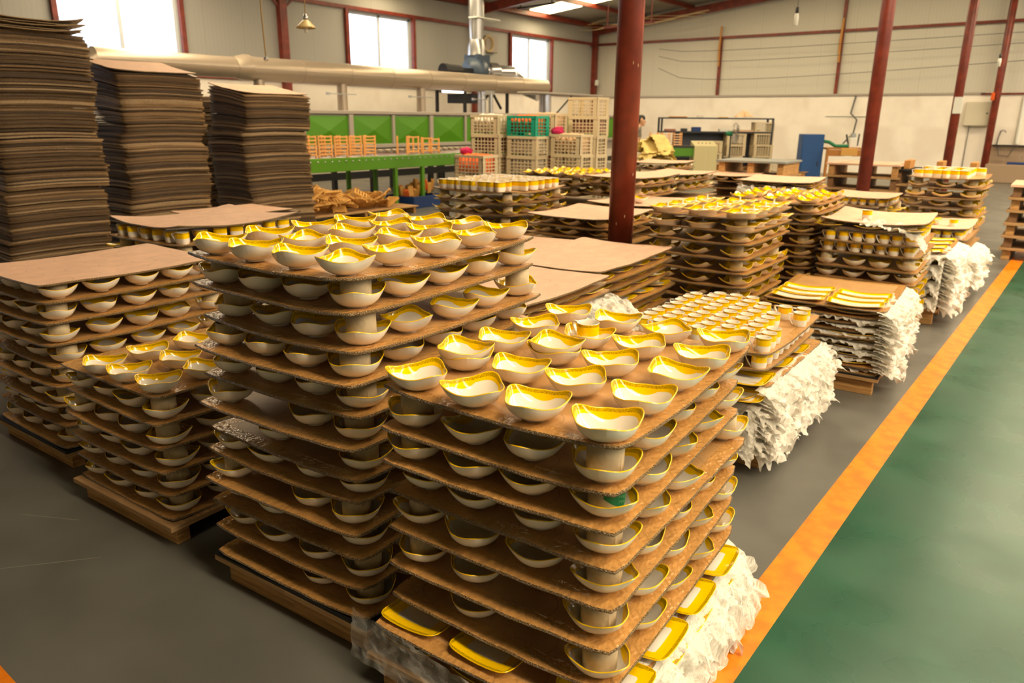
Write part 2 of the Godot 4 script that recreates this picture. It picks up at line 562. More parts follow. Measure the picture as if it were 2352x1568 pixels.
func make_ware() -> void:
	ME.bowl = dish(bowl_r, func(a): return 0.0495 + 0.0140 * pow(0.5 + 0.5 * cos(3 * a), 2.1), 0.030, 0.006, BOWL_A, BOWL_B, 0.0, 60, BOWL_ROWS)
	ME.deep = dish(func(a): return sq(a, 0.098), func(a): return 0.030 + 0.026 * pow(sqk(a), 1.4), 0.046, 0.005, 0.12, 0.95, 0.24, 56, 7)
	ME.plate = dish(func(a): return sq(a, 0.105), func(a): return 0.016 + 0.008 * sqk(a), 0.062, 0.004, 0.1, 0.8, 0.24, 56, 6)
	ME.platter = dish(func(a): return sq(a, 0.117, 9.0), func(a): return 0.015 + 0.013 * sqk(a), 0.07, 0.004, 0.1, 0.8, 0.24, 56, 6, 1.42, 0.70)
	ME.divided = dish(func(a): return sq(a, 0.112) * (1.0 + 0.035 * cos(8 * a)), func(a): return 0.036 + 0.010 * sqk(a), 0.098, 0.022, 0.3, 0.9, 0.26, 56, 5)
	for kind in ["round", "three"]:
		var rf := func(a: float) -> float: return 0.0365 if kind == "round" else 0.041 * (1.0 + 0.14 * cos(3 * a) + 0.03 * cos(6 * a))
		var s := st()
		var n := 30
		grid(s, n, 8, func(u, v):
			var a: float = u * TAU
			var r: float = rf.call(a) * (1.0 - 0.10 * pow(clampf((v - 0.72) / 0.28, 0, 1), 2.0))
			return Vector3(cos(a) * r, 0.072 * (1.0 - v), -sin(a) * r), func(_p, u, v): return Vector2(u, v))
		var m := done(s)
		s = st()
		grid(s, n, 7, func(u, v):
			var a: float = u * TAU
			var k := int(round(v * 7))
			var q: Vector2 = [Vector2(0, 0.006), Vector2(0.8, 0.006), Vector2(0.93, 0.010), Vector2(0.93, 0.06), Vector2(0.93, 0.0715), Vector2(0.955, 0.0730), Vector2(0.985, 0.0730), Vector2(1.0, 0.0718)][k]
			var r: float = rf.call(a) * q.x
			return Vector3(cos(a) * r, q.y, -sin(a) * r))
		grid(s, n, 2, func(u, v):
			var a: float = u * TAU
			var r: float = rf.call(a) * [0.9, 0.85, 0.0][int(round(v * 2))]
			return Vector3(cos(a) * r, [0.0, 0.0015, 0.0015][int(round(v * 2))], -sin(a) * r))
		ME["mug_" + kind] = done(s, m)
	var s := st()
	# a strap handle: straight out from the rim, then slanting back to the foot
	var path := [Vector3(0.034, 0.064, 0), Vector3(0.052, 0.0655, 0), Vector3(0.0615, 0.0645, 0), Vector3(0.0645, 0.060, 0), Vector3(0.0625, 0.052, 0), Vector3(0.049, 0.026, 0), Vector3(0.035, 0.006, 0)]
	for i in path.size() - 1:
		var a: Vector3 = path[i]
		var b: Vector3 = path[i + 1]
		bar(s, a - (b - a) * 0.06, b + (b - a) * 0.06, 0.0105, 0.0055)
	ME.handle = done(s)
	s = st()
	var hgt := 0.0865
	lathe(s, [Vector2(0.0405, 0), Vector2(0.0450, 0), Vector2(0.0450, hgt), Vector2(0.0405, hgt), Vector2(0.0405, 0)], 36)
	ME.tube = done(s)
	s = st()
	grid(s, 18, 1, func(u, v):
		var a: float = -0.9 + u * 2.5
		return Vector3(cos(a) * 0.0456, hgt * lerpf(0.55 - 0.25 * cos((a - 0.35) * 1.6), 0.995, v), -sin(a) * 0.0456), null, true)
	ME.tube_label = done(s)

func put_mug(kind: String, at: Transform3D, label: String, group: String) -> void:
	var t := thing("mug", label, "mug", at, group)
	inst("body", ME["mug_" + kind], [M.mug_print, M.glaze], t)
	inst("handle", ME.handle, M.glaze, t)

func put_dish(kind: String, at: Transform3D, label: String, group: String) -> void:
	var called: String = {bowl = "bowl", deep = "deep_plate", plate = "flat_plate", platter = "platter", divided = "divided_dish"}[kind]
	var print: Material = {bowl = M.bowl_print, deep = M.deep_print, plate = M.plate_print, platter = M.platter_print, divided = M.deep_print}[kind]
	if kind == "divided":
		var t := thing(called, label, "dish", at, group)
		inst("body", ME.divided, [M.glaze, print, M.yellow_rim], t)
		inst("post", ME.post, M.glaze, t, P(0, 0.024, 0))
		return
	var o := inst(called, ME[kind], [M.glaze, print, M.yellow_rim], self, at)
	tag(o, label, "bowl" if kind == "bowl" else "plate", group)

# ---------------------------------------------------------------- cardboard
func tray_mesh(w: float, d: float, t: float, seed_: int, curl: float, sag: float) -> ArrayMesh:
	var key := "tray%.2f/%.2f/%.3f/%d/%.3f" % [w, d, t, seed_, curl]
	if ME.has(key): return ME[key]
	var n := FastNoiseLite.new()
	n.seed = seed_
	n.frequency = 1.6
	var warp := func(x: float, z: float) -> float:
		var a := x / w * 2 + 1
		var b := z / d * 2 + 1
		return curl * pow(a * a * b * b, 1.3) - sag * (a * a * (1 - b * b) + b * b * (1 - a * a)) + 0.006 * n.get_noise_2d(x * 1.2, z * 1.2)
	var bw := 0.05
	var xs := [-w]
	var zs := [-d]
	for k in 11: xs.append(lerpf(-w + bw, -bw, k / 10.0))
	for k in 13: zs.append(lerpf(-d + bw, -bw, k / 12.0))
	xs.append(0.0)
	zs.append(0.0)
	var nx := xs.size() - 1
	var nz := zs.size() - 1
	var rc := 0.009
	var pt := func(i: int, j: int, y: float) -> Vector3:
		var x: float = xs[i]
		var z: float = zs[j]
		if (i == 0 or i == nx) and (j == 0 or j == nz):      # blunted corner
			x = clampf(x, -w + rc, -rc)
			z = clampf(z, -d + rc * 0.6, -rc * 0.6)
		var e := 0.004 * n.get_noise_2d(x * 9, z * 9 + 40)
		if i == 0 or i == nx: x += e
		if j == 0 or j == nz: z += e
		return Vector3(x, y + warp.call(x, z), z)
	var sc := st()
	var sb := st()
	for j in nz:
		for i in nx:
			var band: bool = i == 0 or j == 0 or i == nx - 1 or j == nz - 1
			var s: SurfaceTool = sb if band else sc
			s.set_smooth_group(0)
			var q := [pt.call(i, j, t), pt.call(i + 1, j, t), pt.call(i + 1, j + 1, t), pt.call(i, j + 1, t)]
			for k in [0, 1, 2, 0, 2, 3]:
				s.set_uv(Vector2(q[k].x / w + 1, q[k].z / d + 1))
				s.add_vertex(q[k])
	var m := done(sc)
	m = done(sb, m)
	var se := st()
	var loop := []
	for i in nx: loop.append([i, nz])
	for j in nz: loop.append([nx, nz - j])
	for i in nx: loop.append([nx - i, 0])
	for j in nz: loop.append([0, j])
	for k in loop.size():
		var a = loop[k]
		var b = loop[(k + 1) % loop.size()]
		se.set_smooth_group(1)
		var rows := []
		for c in [a, b]:
			var top: Vector3 = pt.call(c[0], c[1], t)
			var bot: Vector3 = pt.call(c[0], c[1], 0.0)
			var o := Vector3((1 if c[0] == nx else (-1 if c[0] == 0 else 0)), 0, (1 if c[1] == nz else (-1 if c[1] == 0 else 0))) * 0.0022
			rows.append([top, top.lerp(bot, 0.3) + o, top.lerp(bot, 0.75) + o, bot])
		for r in 3:
			for v in [rows[0][r], rows[1][r], rows[1][r + 1], rows[0][r], rows[1][r + 1], rows[0][r + 1]]:
				se.set_uv(Vector2(v.x + v.z, v.y * 10))
				se.add_vertex(v)
	se.set_smooth_group(0)
	for j in nz:
		for i in nx:
			var q := [pt.call(i, j, 0.0), pt.call(i, j + 1, 0.0), pt.call(i + 1, j + 1, 0.0), pt.call(i + 1, j, 0.0)]
			for k in [0, 1, 2, 0, 2, 3]:
				se.set_uv(Vector2(q[k].x, q[k].z))
				se.add_vertex(q[k])
	ME[key] = done(se, m)
	return ME[key]

func sheet_mesh(w: float, d: float, t: float, seed_: int) -> ArrayMesh:
	var key := "sheet%.2f/%.3f/%d" % [w, t, seed_]
	if ME.has(key): return ME[key]
	var n := FastNoiseLite.new()
	n.seed = seed_
	n.frequency = 1.4
	var s := st()
	var f := func(u: float, v: float, y: float) -> Vector3:
		var x := (u - 1) * w
		var z := (v - 1) * d
		var e := 0.010 * n.get_noise_2d(x * 10, z * 10 + 30)
		if u == 0 or u == 1: x += e
		if v == 0 or v == 1: z += e
		var a := u * 2 - 1
		var b := v * 2 - 1
		return Vector3(x, y - 0.012 * a * a * b * b + 0.004 * n.get_noise_2d(x * 3, z * 3), z)
	grid(s, 6, 6, func(u, v): return f.call(u, v, t))
	grid(s, 6, 6, func(u, v): return f.call(u, v, 0.0), null, true)
	var m := done(s)
	s = st()
	for e in 4:
		grid(s, 6, 1, func(u, v):
			var y: float = t * (1 - v)
			if e == 0: return f.call(u, 1.0, y)
			if e == 1: return f.call(1.0, 1.0 - u, y)
			if e == 2: return f.call(1.0 - u, 0.0, y)
			return f.call(0.0, u, y), null, false, 3)
	ME[key] = done(s, m)
	return ME[key]

func pallet(x: Transform3D, w: float, d: float, h: float, label: String, black := false, across := true, over := 0.015) -> void:
	# origin at the front corner nearest the aisle; a top board on three bearers
	var t := thing("pallet", label, "pallet", x)
	var top := 0.022
	inst("top_board", box_mesh(Vector3(w + 2 * over, top, d + 2 * over), 0.002), M.ply, t, P(-w / 2, h - top / 2 - (0.012 if black else 0.0), -d / 2))
	if black:
		inst("rubber_mat", box_mesh(Vector3(w + 2 * over, 0.012, d + 2 * over), 0.002), M.black_mat, t, P(-w / 2, h - 0.006, -d / 2))
	var bh := h - top - (0.012 if black else 0.0)
	for k in 3:
		if across:
			inst("bearer", box_mesh(Vector3(w - 0.03, bh, 0.06), 0.003), M.pine, t, P(-w / 2, bh / 2, -0.05 - k * (d - 0.1) / 2))
		else:
			inst("bearer", box_mesh(Vector3(0.06, bh, d - 0.03), 0.003), M.pine, t, P(-0.05 - k * (w - 0.1) / 2, bh / 2, -d / 2))

func put_tray(x: Transform3D, h: float, w: float, d: float, seed_: int, label: String, group: String, lid := false, curl := 0.006, t := 0.010, sag := 0.0) -> void:
	var o := inst("cardboard_tray", tray_mesh(w, d, t, seed_, curl, sag), [M.card_lid if lid else M.card_tray, M.card_lid if lid else M.film_band, M.film_edge], self, x * P(0, h - t, 0))
	tag(o, label, "cardboard", group)

func put_tube(at: Transform3D, hgt: float, label: String, group: String, green := false) -> void:
	var a := at
	a.basis = a.basis.scaled_local(Vector3(1, hgt / 0.0865, 1))
	if green:
		var t := thing("cardboard_tube", label, "tube", a, group)
		inst("tube_wall", ME.tube, M.tube_card, t)
		inst("green_label", ME.tube_label, M.tube_green, t)
		var g := TextMesh.new()
		g.text = "V OVO\n K OVO"
		g.font_size = 14
		g.pixel_size = 0.0008
		g.depth = 0.0006
		inst("lettering", g, M.tube_ink, t, Transform3D(Basis(Vector3.UP, deg_to_rad(70)), Vector3(0.0175, 0.054, 0.0425).rotated(Vector3.UP, deg_to_rad(66))))
		return
	tag(inst("cardboard_tube", ME.tube, M.tube_card, self, a), label, "tube", group)

# ---------------------------------------------------------------- a stack of trays with dishes
# hs: heights of the tray tops from the top tray down; kinds: what stands on each
func stack(o: Dictionary) -> void:
	var x: Transform3D = P(o.x, 0, o.z, deg_to_rad(o.yaw))
	var w: float = o.w
	var d: float = o.d
	var hs: Array = o.hs
	var nm: String = o.name
	rng.seed = hash(nm)
	for i in hs.size():
		var h: float = hs[i]
		var jx := Transform3D()
		if i > 0: jx = P(rng.randf_range(-0.018, 0.010), 0, rng.randf_range(-0.018, 0.014), deg_to_rad(rng.randf_range(-1.4, 1.4)))
		var xi := x * jx
		var layer := "top tray" if i == 0 else "%s tray down" % ORD[i]
		var lid: bool = i == 0 and o.get("lid", false)
		if not (i == hs.size() - 1 and o.get("no_last", false)):
			put_tray(xi, h, w, d, 1 + i % 5 + (10 if lid else 0), "pale cardboard sheet lying as lid over the %s" % nm if lid else ("brown film-edged cardboard, %s of the %s" % [layer, nm]), "cardboard trays of the %s" % nm, lid, o.get("curl", 0.02) if i == 0 else rng.randf_range(0.0, 0.014), 0.010, o.get("sag", 0.0) if i == 0 else rng.randf_range(0.0, 0.005))
		var kind: String = o.kinds[mini(i, o.kinds.size() - 1)]
		if kind == "": continue
		var nc: int = o.nc
		var nr: int = o.nr
		if o.has("grids") and o.grids.has(kind):
			nc = o.grids[kind][0]
			nr = o.grids[kind][1]
		var gap: float = (hs[i - 1] - h - 0.010) if i > 0 else 1.0
		for r in nr:
			for c in nc:
				var edge: bool = r == 0 or c == nc - 1
				if i > 0 and not edge and not (r == 1 and i <= o.get("deep_rows", 0)): continue
				if o.has("skip") and o.skip.call(i, c, r): continue
				var mx: float = o.get("mx", 0.078)
				var mz: float = o.get("mz", 0.07)
				var lx: float = -mx - (nc - 1 - c) * (w - 2 * mx) / maxf(nc - 1, 1) + rng.randf_range(-0.008, 0.008)
				var lz: float = -mz - r * (d - 2 * mz) / maxf(nr - 1, 1) + rng.randf_range(-0.010, 0.010)
				if i > 0 and kind == "bowl": lz -= 0.02
				var ang: float = deg_to_rad(-52 + rng.randf_range(-34, 34) + (60 if rng.randf() < 0.18 else 0)) if kind == "bowl" else (deg_to_rad(rng.randf_range(-6, 6)) if kind in ["deep", "plate", "platter", "divided"] else rng.randf_range(PI * 0.86, PI * 1.2))
				if kind == "bowl" and o.has("face"): ang = o.face.call(i, c, r, rng)
				var at := xi * P(lx, h, lz, ang)
				var where := "%s from left, %s row, %s of %s" % [ORD[c], ORD[r], layer, nm]
				match kind:
					"bowl": put_dish("bowl", at, "bowl, " + where, "bowls of the " + nm)
					"deep", "plate", "platter", "divided": put_dish(kind, at, {deep = "deep plate, ", plate = "flat plate, ", platter = "oblong platter, ", divided = "divided dish, "}[kind] + where, {deep = "deep plates of the ", plate = "flat plates of the ", platter = "platters of the ", divided = "divided dishes of the "}[kind] + nm)
					"mug": put_mug("round", at, "mug, " + where, "mugs of the " + nm)
					"mug3": put_mug("three", at * Transform3D(Basis().scaled(Vector3.ONE * o.get("mug_scale", 1.0)), Vector3()), "three-sided mug, " + where, "mugs of the " + nm)
				# tubes that carry the tray above stand in the corner dishes
				var corner: bool = (r == 0 and (c == 0 or c == nc - 1)) or (r == nr - 1 and c == nc - 1)
				if i > 0 and corner and kind in ["bowl", "deep", "plate", "divided"] and gap > 0.03:
					var y0: float = {bowl = 0.010, deep = 0.009, plate = 0.008, divided = 0.026}[kind]
					var cw := "front corner nearest the aisle" if (r == 0 and c == nc - 1) else ("front corner away from aisle" if r == 0 else "rear aisle corner")
					put_tube(xi * P(lx, h + y0, lz, rng.randf_range(-0.5, 0.5)), gap - y0, "cardboard tube, %s, %s of %s" % [cw, layer, nm], "tubes of the " + nm, o.has("green") and o.green.has([i, c, r]))
	if o.has("pallet"):
		var p = o.pallet
		pallet(x, w, d, p[0], "wooden pallet under the " + nm, p[1], p[2], 0.015)

# ---------------------------------------------------------------- plastic film
func frill_mesh(len_: float, seed_: int, out_: float, drop: float) -> ArrayMesh:
	# the loose edge of a film sheet: crinkled, ragged, sticking out and drooping
	var key := "frill%.2f/%d/%.2f/%.2f" % [len_, seed_, out_, drop]
	if ME.has(key): return ME[key]
	var n := FastNoiseLite.new()
	n.seed = seed_ * 13 + 1
	n.frequency = 1.0
	n.fractal_octaves = 3
	var s := st()
	var nu := int(len_ * 110)
	grid(s, nu, 10, func(u, v):
		var z: float = -u * len_
		var reach: float = out_ * (1.0 + 0.75 * n.get_noise_2d(z * 7, 3.0) + 0.25 * n.get_noise_2d(z * 24, 11.0))
		var hang: float = drop * (0.8 + 1.3 * n.get_noise_2d(z * 6, 40.0))
		var vv: float = v * v
		var pleat: float = n.get_noise_2d(z * 22, v * 4 + 20) * 0.020 * v + n.get_noise_2d(z * 80, v * 18) * 0.006 * v
		return Vector3(-0.045 + (0.045 + reach) * v + 0.4 * pleat, 0.002 - hang * vv + pleat, z + 0.014 * n.get_noise_2d(z * 40 + 7, v * 9) * v))
	ME[key] = done(s)
	return ME[key]

func film_wrap(x: Transform3D, w: float, d: float, hs: Array, label: String, front := 0.0, out_ := 0.05, drop := 0.10) -> void:
	var t := thing("plastic_wrap", label, "plastic film", x)
	var k := 0
	for h in hs:
		inst("film_sheet", frill_mesh(d, k % 5, out_, drop), M.wrap, t, P(0.012 * (k % 3 - 1), h, 0.0))
		inst("film_sheet", frill_mesh(d, 5 + k % 4, out_ * 0.7, drop * 0.6), M.wrap, t, P(0.0, h - 0.018, 0.0))
		if front > 0.0:
			inst("film_sheet", frill_mesh(front, 9 + k % 3, out_ * 0.6, drop), M.wrap, t, Transform3D(Basis(Vector3.UP, -PI / 2), Vector3(-front, h, 0.0)) * P(0, 0, 0))
		k += 1

func drape(called: String, label: String, at: Transform3D, lx: float, lz: float, seed_: int, fall: Callable, m = null, amp := 1.0) -> void:
	# a creased loose sheet; fall(u, v) gives the point before creasing
	var n := FastNoiseLite.new()
	n.seed = seed_
	n.frequency = 1.0
	n.fractal_octaves = 3
	var s := st()
	grid(s, int(lx * 100), int(lz * 100), func(u, v):
		var p: Vector3 = fall.call(u, v)
		var x: float = u * lx
		var y: float = v * lz
		# sharp ridges running mostly down the fall, finer crinkles over them
		var a := 1.0 - 2.0 * absf(n.get_noise_2d(x * 4.6 + y * 1.8, y * 1.6 - x * 1.2)) * 2.0
		var b := 1.0 - 2.0 * absf(n.get_noise_2d(x * 11 + 40, y * 7 + x * 4)) * 2.0
		var c := n.get_noise_2d(x * 46, y * 46 + 20)
		return p + Vector3(0.006 * b + 0.0012 * c, 0.015 * a + 0.005 * b + 0.0012 * c, 0.008 * a + 0.001 * c) * amp, null, false, 0)
	tag(inst(called, done(s), m if m else M.wrap, self, at), label, "plastic film" if m == null or m == M.wrap_clear else "cloth")

# ---------------------------------------------------------------- the hall
const WX := -16.5
const BZ := -26.5
const RX := -2.97
const EAVE := 5.06
const SLOPE := 0.108

func roof_y(x: float) -> float:
	return EAVE + SLOPE * ((x - WX) if x < RX else (2 * RX - WX - x))

func set_camera_and_light() -> void:
	var pitch := deg_to_rad(16.58)
	var yaw := deg_to_rad(37.7)
	var roll := deg_to_rad(-0.53)
	var fw := Vector3(-sin(yaw) * cos(pitch), -sin(pitch), -cos(yaw) * cos(pitch))
	var r := Vector3(cos(yaw), 0, -sin(yaw))
	var dn := fw.cross(r)
	var r2 := r * cos(roll) + dn * sin(roll)
	var d2 := -r * sin(roll) + dn * cos(roll)
	var cam := Camera3D.new()
	cam.name = "camera"
	cam.transform = Transform3D(Basis(r2, -d2, -fw), Vector3(0, 1.65, 0))
	cam.fov = 49.0
	cam.near = 0.05
	cam.far = 200.0
	var ca := CameraAttributesPhysical.new()
	ca.frustum_focal_length = 12.0 / tan(deg_to_rad(24.5))
	ca.frustum_focus_distance = 2.5
	ca.exposure_aperture = 4.0
	ca.exposure_shutter_speed = 100.0
	ca.exposure_sensitivity = 100.0
	ca.frustum_near = 0.05
	ca.frustum_far = 200.0
	cam.attributes = ca
	add_child(cam)
	cam.current = true
	var env := Environment.new()
	env.background_mode = Environment.BG_SKY
	var sky := Sky.new()
	var sm := ProceduralSkyMaterial.new()
	sm.sky_top_color = Color(0.80, 0.88, 1.0)
	sm.sky_horizon_color = Color(0.93, 0.96, 1.0)
	sm.ground_bottom_color = Color(0.7, 0.72, 0.72)
	sm.ground_horizon_color = Color(0.9, 0.93, 0.95)
	sm.sky_energy_multiplier = 1.0
	sm.energy_multiplier = SKY_ENERGY
	sm.sun_angle_max = 0.0
	sky.sky_material = sm
	env.sky = sky
	env.tonemap_mode = Environment.TONE_MAPPER_LINEAR
	env.tonemap_exposure = EXPOSURE
	env.sdfgi_enabled = true
	env.ssao_enabled = true
	env.ssil_enabled = true
	var we := WorldEnvironment.new()
	we.name = "world_environment"
	we.environment = env
	add_child(we)

const SKY_ENERGY := 3.0
const EXPOSURE := 1.36
const SKYLIGHTS_AND_FILL := [[-22.3, -16.2, -4.6, 12.0], [-15.2, -16.2, -4.6, 9.0], [-8.2, -16.2, -4.6, 22.0], [-22.3, -1.3, 9.5, 40.0], [-15.2, -1.3, 9.5, 44.0], [-8.2, -1.3, 9.5, 68.0], [-1.2, 0.4, 9.5, 44.0]]  # last panel is unseen, added to brighten the nearest stacks

func wall_with_holes(mesh_s: SurfaceTool, x0: float, x1: float, z0: float, z1: float, y0: float, y1: float, holes: Array) -> void:
	# a wall running along z (z0 > z1); holes are [z near, z far, y low, y high], ordered from z0 on
	var zc := z0
	for h in holes:
		box(mesh_s, Vector3((x0 + x1) / 2, (y0 + y1) / 2, (zc + h[0]) / 2), Vector3(x1 - x0, y1 - y0, zc - h[0]))
		box(mesh_s, Vector3((x0 + x1) / 2, (y0 + h[2]) / 2, (h[0] + h[1]) / 2), Vector3(x1 - x0, h[2] - y0, h[0] - h[1]))
		box(mesh_s, Vector3((x0 + x1) / 2, (y1 + h[3]) / 2, (h[0] + h[1]) / 2), Vector3(x1 - x0, y1 - h[3], h[0] - h[1]))
		zc = h[1]
	box(mesh_s, Vector3((x0 + x1) / 2, (y0 + y1) / 2, (zc + z1) / 2), Vector3(x1 - x0, y1 - y0, zc - z1))

func build_hall() -> void:
	var FZ := 9.0
	var EX := 2 * RX - WX      # the far side wall, out of view
	var s: SurfaceTool
	# floor in three painted fields
	var lo := -0.755
	var hi := -0.620
	struct_("floor", box_mesh(Vector3(lo - WX + 0.2, 0.1, FZ - BZ + 0.4)), M.floor_grey, "grey painted concrete floor under the stacks", self, P((lo + WX - 0.2) / 2, -0.05, (FZ + BZ) / 2))
	struct_("trim_1", box_mesh(Vector3(hi - lo, 0.1, FZ - BZ + 0.4)), M.line_yellow, "orange yellow floor line along the aisle", self, P((lo + hi) / 2, -0.05, (FZ + BZ) / 2))
	struct_("floor", box_mesh(Vector3(EX + 0.2 - hi, 0.1, FZ - BZ + 0.4)), M.floor_green, "green painted aisle floor", self, P((EX + 0.2 + hi) / 2, -0.05, (FZ + BZ) / 2))
	struct_("trim_2", box_mesh(Vector3(9.0, 0.002, 0.13)), M.line_yellow, "orange floor line crossing behind the camera end", self, P(-6.7, 0.001, -0.505))
	for k in 4:
		var a: Array = [[-3.3, -1.05, 0.28, 0.5], [-2.95, -0.88, 0.42, 0.9], [-3.9, -1.0, 0.3, 2.2], [-4.3, -0.9, 0.25, 2.6]][k]
		struct_("floor_marking", box_mesh(Vector3(a[2], 0.0004, 0.004)), M.scratch, "thin pale scratch on the grey floor", self, P(a[0], 0.0003, a[1], a[3]))
	# left wall
	s = st()
	var holes := [[0.2, -2.3, 2.62, 4.33], [-6.93, -9.42, 2.62, 4.33], [-14.12, -16.48, 2.62, 4.33], [-21.1, -23.4, 2.62, 4.33]]
	wall_with_holes(s, WX - 0.2, WX, FZ, BZ - 0.2, 2.45, EAVE + 0.05, holes)
	var wl := struct_("wall_left", done(s), M.wall_panel_shaded, "ribbed off-white panel wall with the windows")
	struct_("masonry", box_mesh(Vector3(0.26, 2.45, FZ - BZ + 0.2)), M.plaster, "", wl, P(WX - 0.11, 1.225, (FZ + BZ - 0.2) / 2))
	for y in [2.51, 4.40]:
		struct_("girt", box_mesh(Vector3(0.07, 0.09, FZ - BZ)), M.red_steel, "", wl, P(WX + 0.035, y, (FZ + BZ) / 2))
	struct_("eave_beam", box_mesh(Vector3(0.12, 0.16, FZ - BZ)), M.red_steel, "", wl, P(WX + 0.10, EAVE - 0.03, (FZ + BZ) / 2))
	for z in [-4.95, -12.04, -19.2, -26.3]:
		struct_("post", box_mesh(Vector3(0.16, EAVE, 0.2)), M.red_steel, "", wl, P(WX + 0.08, EAVE / 2, z))
		s = st()
		for q in 2:
			bar(s, Vector3(WX + 0.1, 4.35, z + (0.3 if q else -0.3)), Vector3(WX + 0.1, 4.1, z), 0.04, 0.04)
		struct_("gusset", done(s), M.red_steel, "", wl)
	for i in holes.size():
		var h: Array = holes[i]
		var zc: float = (h[0] + h[1]) / 2
		var ww: float = h[0] - h[1]
		var hh: float = h[3] - h[2]
		var win := thing("window_%d" % (i + 1), "", "", P(WX - 0.1, h[2], zc))
		tag(win, ["tall window out of view", "barred window above the tall cardboard stacks", "window above the middle of the long duct", "window beside the blower near the corner"][i], "", "", "structure")
		s = st()
		for q in [-1, 1]:
			box(s, Vector3(0, hh / 2, q * (ww / 2 - 0.03)), Vector3(0.06, hh, 0.06))
			box(s, Vector3(0, (hh - 0.03) if q > 0 else 0.03, 0), Vector3(0.06, 0.06, ww))
		box(s, Vector3(0.0, hh / 2, 0), Vector3(0.06, hh, 0.07))
		inst("window_frame", done(s), M.window_white, win)
		for q in [-1, 1]:
			inst("pane", box_mesh(Vector3(0.006, hh - 0.1, ww / 2 - 0.08)), M.pane, win, P(0, hh / 2, q * ww / 4))
			# red boards beside the opening
			inst("side_board", box_mesh(Vector3(0.1, hh + 0.1, 0.10)), M.red_steel, win, P(0.14, hh / 2, q * (ww / 2 + 0.05)))
		for k in 10:
			inst("window_bar", box_mesh(Vector3(0.008, hh, 0.008)), M.wire, win, P(-0.07, hh / 2, -ww / 2 + (k + 0.5) * ww / 10))
		for k in 3:
			inst("window_bar", box_mesh(Vector3(0.008, 0.008, ww)), M.wire, win, P(-0.075, hh * (k + 1) / 4, 0))
	# far wall (gable)
	s = st()
	var prof := [Vector2(WX - 0.2, 2.45), Vector2(WX - 0.2, EAVE), Vector2(RX, roof_y(RX) + 0.05), Vector2(EX + 0.2, EAVE), Vector2(EX + 0.2, 2.45)]
	for zz in [BZ, BZ - 0.2]:
		for k in [[0, 1, 2], [0, 2, 4], [4, 2, 3]]:
			var q := []
			for j in k: q.append(Vector3(prof[j].x, prof[j].y, zz))
			tri(s, q[0], q[1], q[2], Vector3(0, 0, 1 if zz == BZ else -1))
	var wb := struct_("wall_back", done(s), M.wall_panel, "off-white ribbed gable wall at the far end")
	struct_("masonry", box_mesh(Vector3(EX - WX + 0.4, 2.45, 0.26)), M.plaster, "", wb, P((EX + WX) / 2, 1.225, BZ - 0.09))
	struct_("girt", box_mesh(Vector3(EX - WX, 0.08, 0.08)), M.red_steel, "", wb, P((EX + WX) / 2, 4.39, BZ + 0.05))
	struct_("capping_rail", box_mesh(Vector3(13.4, 0.05, 0.07)), M.kiln_grey, "", wb, P(WX + 6.6, 2.47, BZ + 0.06))
	struct_("capping_rail", box_mesh(Vector3(4.0, 0.05, 0.07)), M.red_steel, "", wb, P(-1.3, 2.45, BZ + 0.06))
	for a in [[-11.38, 2.5, 4.4], [-7.37, 2.5, 5.9]]:
		struct_("post", box_mesh(Vector3(0.09, a[2] - a[1], 0.09)), M.red_steel, "", wb, P(a[0], (a[1] + a[2]) / 2, BZ + 0.06))
		s = st()
		pipe(s, [Vector3(a[0], 3.45, BZ + 0.14), Vector3(a[0] - 0.02, 4.0, BZ + 0.15), Vector3(a[0] + 0.01, 4.75, BZ + 0.14)], [0.035, 0.04, 0.035], 8)
		struct_("bamboo_pole", done(s), M.bamboo, "", wb)
	s = st()
	pipe(s, [Vector3(-7.6, 1.82, BZ + 0.06), Vector3(-6.3, 1.815, BZ + 0.06)], 0.02, 6)
	struct_("conduit", done(s), M.white_plastic, "", wb)
	for k in 3:
		s = st()
		var pts := []
		for j in 17:
			var u := j / 16.0
			pts.append(Vector3(lerpf(-13.6, 0.5, u), [3.85, 3.45, 4.1][k] - 0.5 * sin(PI * pow(u, 0.45)) * [0.5, 0.9, 0.3][k], BZ + 0.35))
		pipe(s, pts, 0.008, 4, false)
		struct_("cable", done(s), M.wire, "", wb)
	# tiled splashback low on the far wall
	for j in 3:
		for i in 8:
			struct_("tile", box_mesh(Vector3(0.365, 0.335, 0.02), 0.004), M.tile, "", wb, P(-2.62 + i * 0.375, 0.17 + j * 0.345, BZ + 0.045))
	# the other two walls, out of view, close the hall
	s = st()
	wall_with_holes(s, EX, EX + 0.2, FZ, BZ - 0.2, 0, EAVE + 0.05, [[0.2, -2.3, 2.62, 4.33], [-6.93, -9.42, 2.62, 4.33], [-14.12, -16.48, 2.62, 4.33], [-21.1, -23.4, 2.62, 4.33]])
	struct_("wall_right", done(s), M.wall_panel, "panel wall with windows on the aisle side, out of view")
	struct_("wall_front", box_mesh(Vector3(EX - WX + 0.4, 6.8, 0.2)), M.wall_panel, "panel wall behind the camera", self, P((EX + WX) / 2, 3.4, FZ + 0.1))
	# roof
	var ang := atan(SLOPE)
	var half := RX - WX
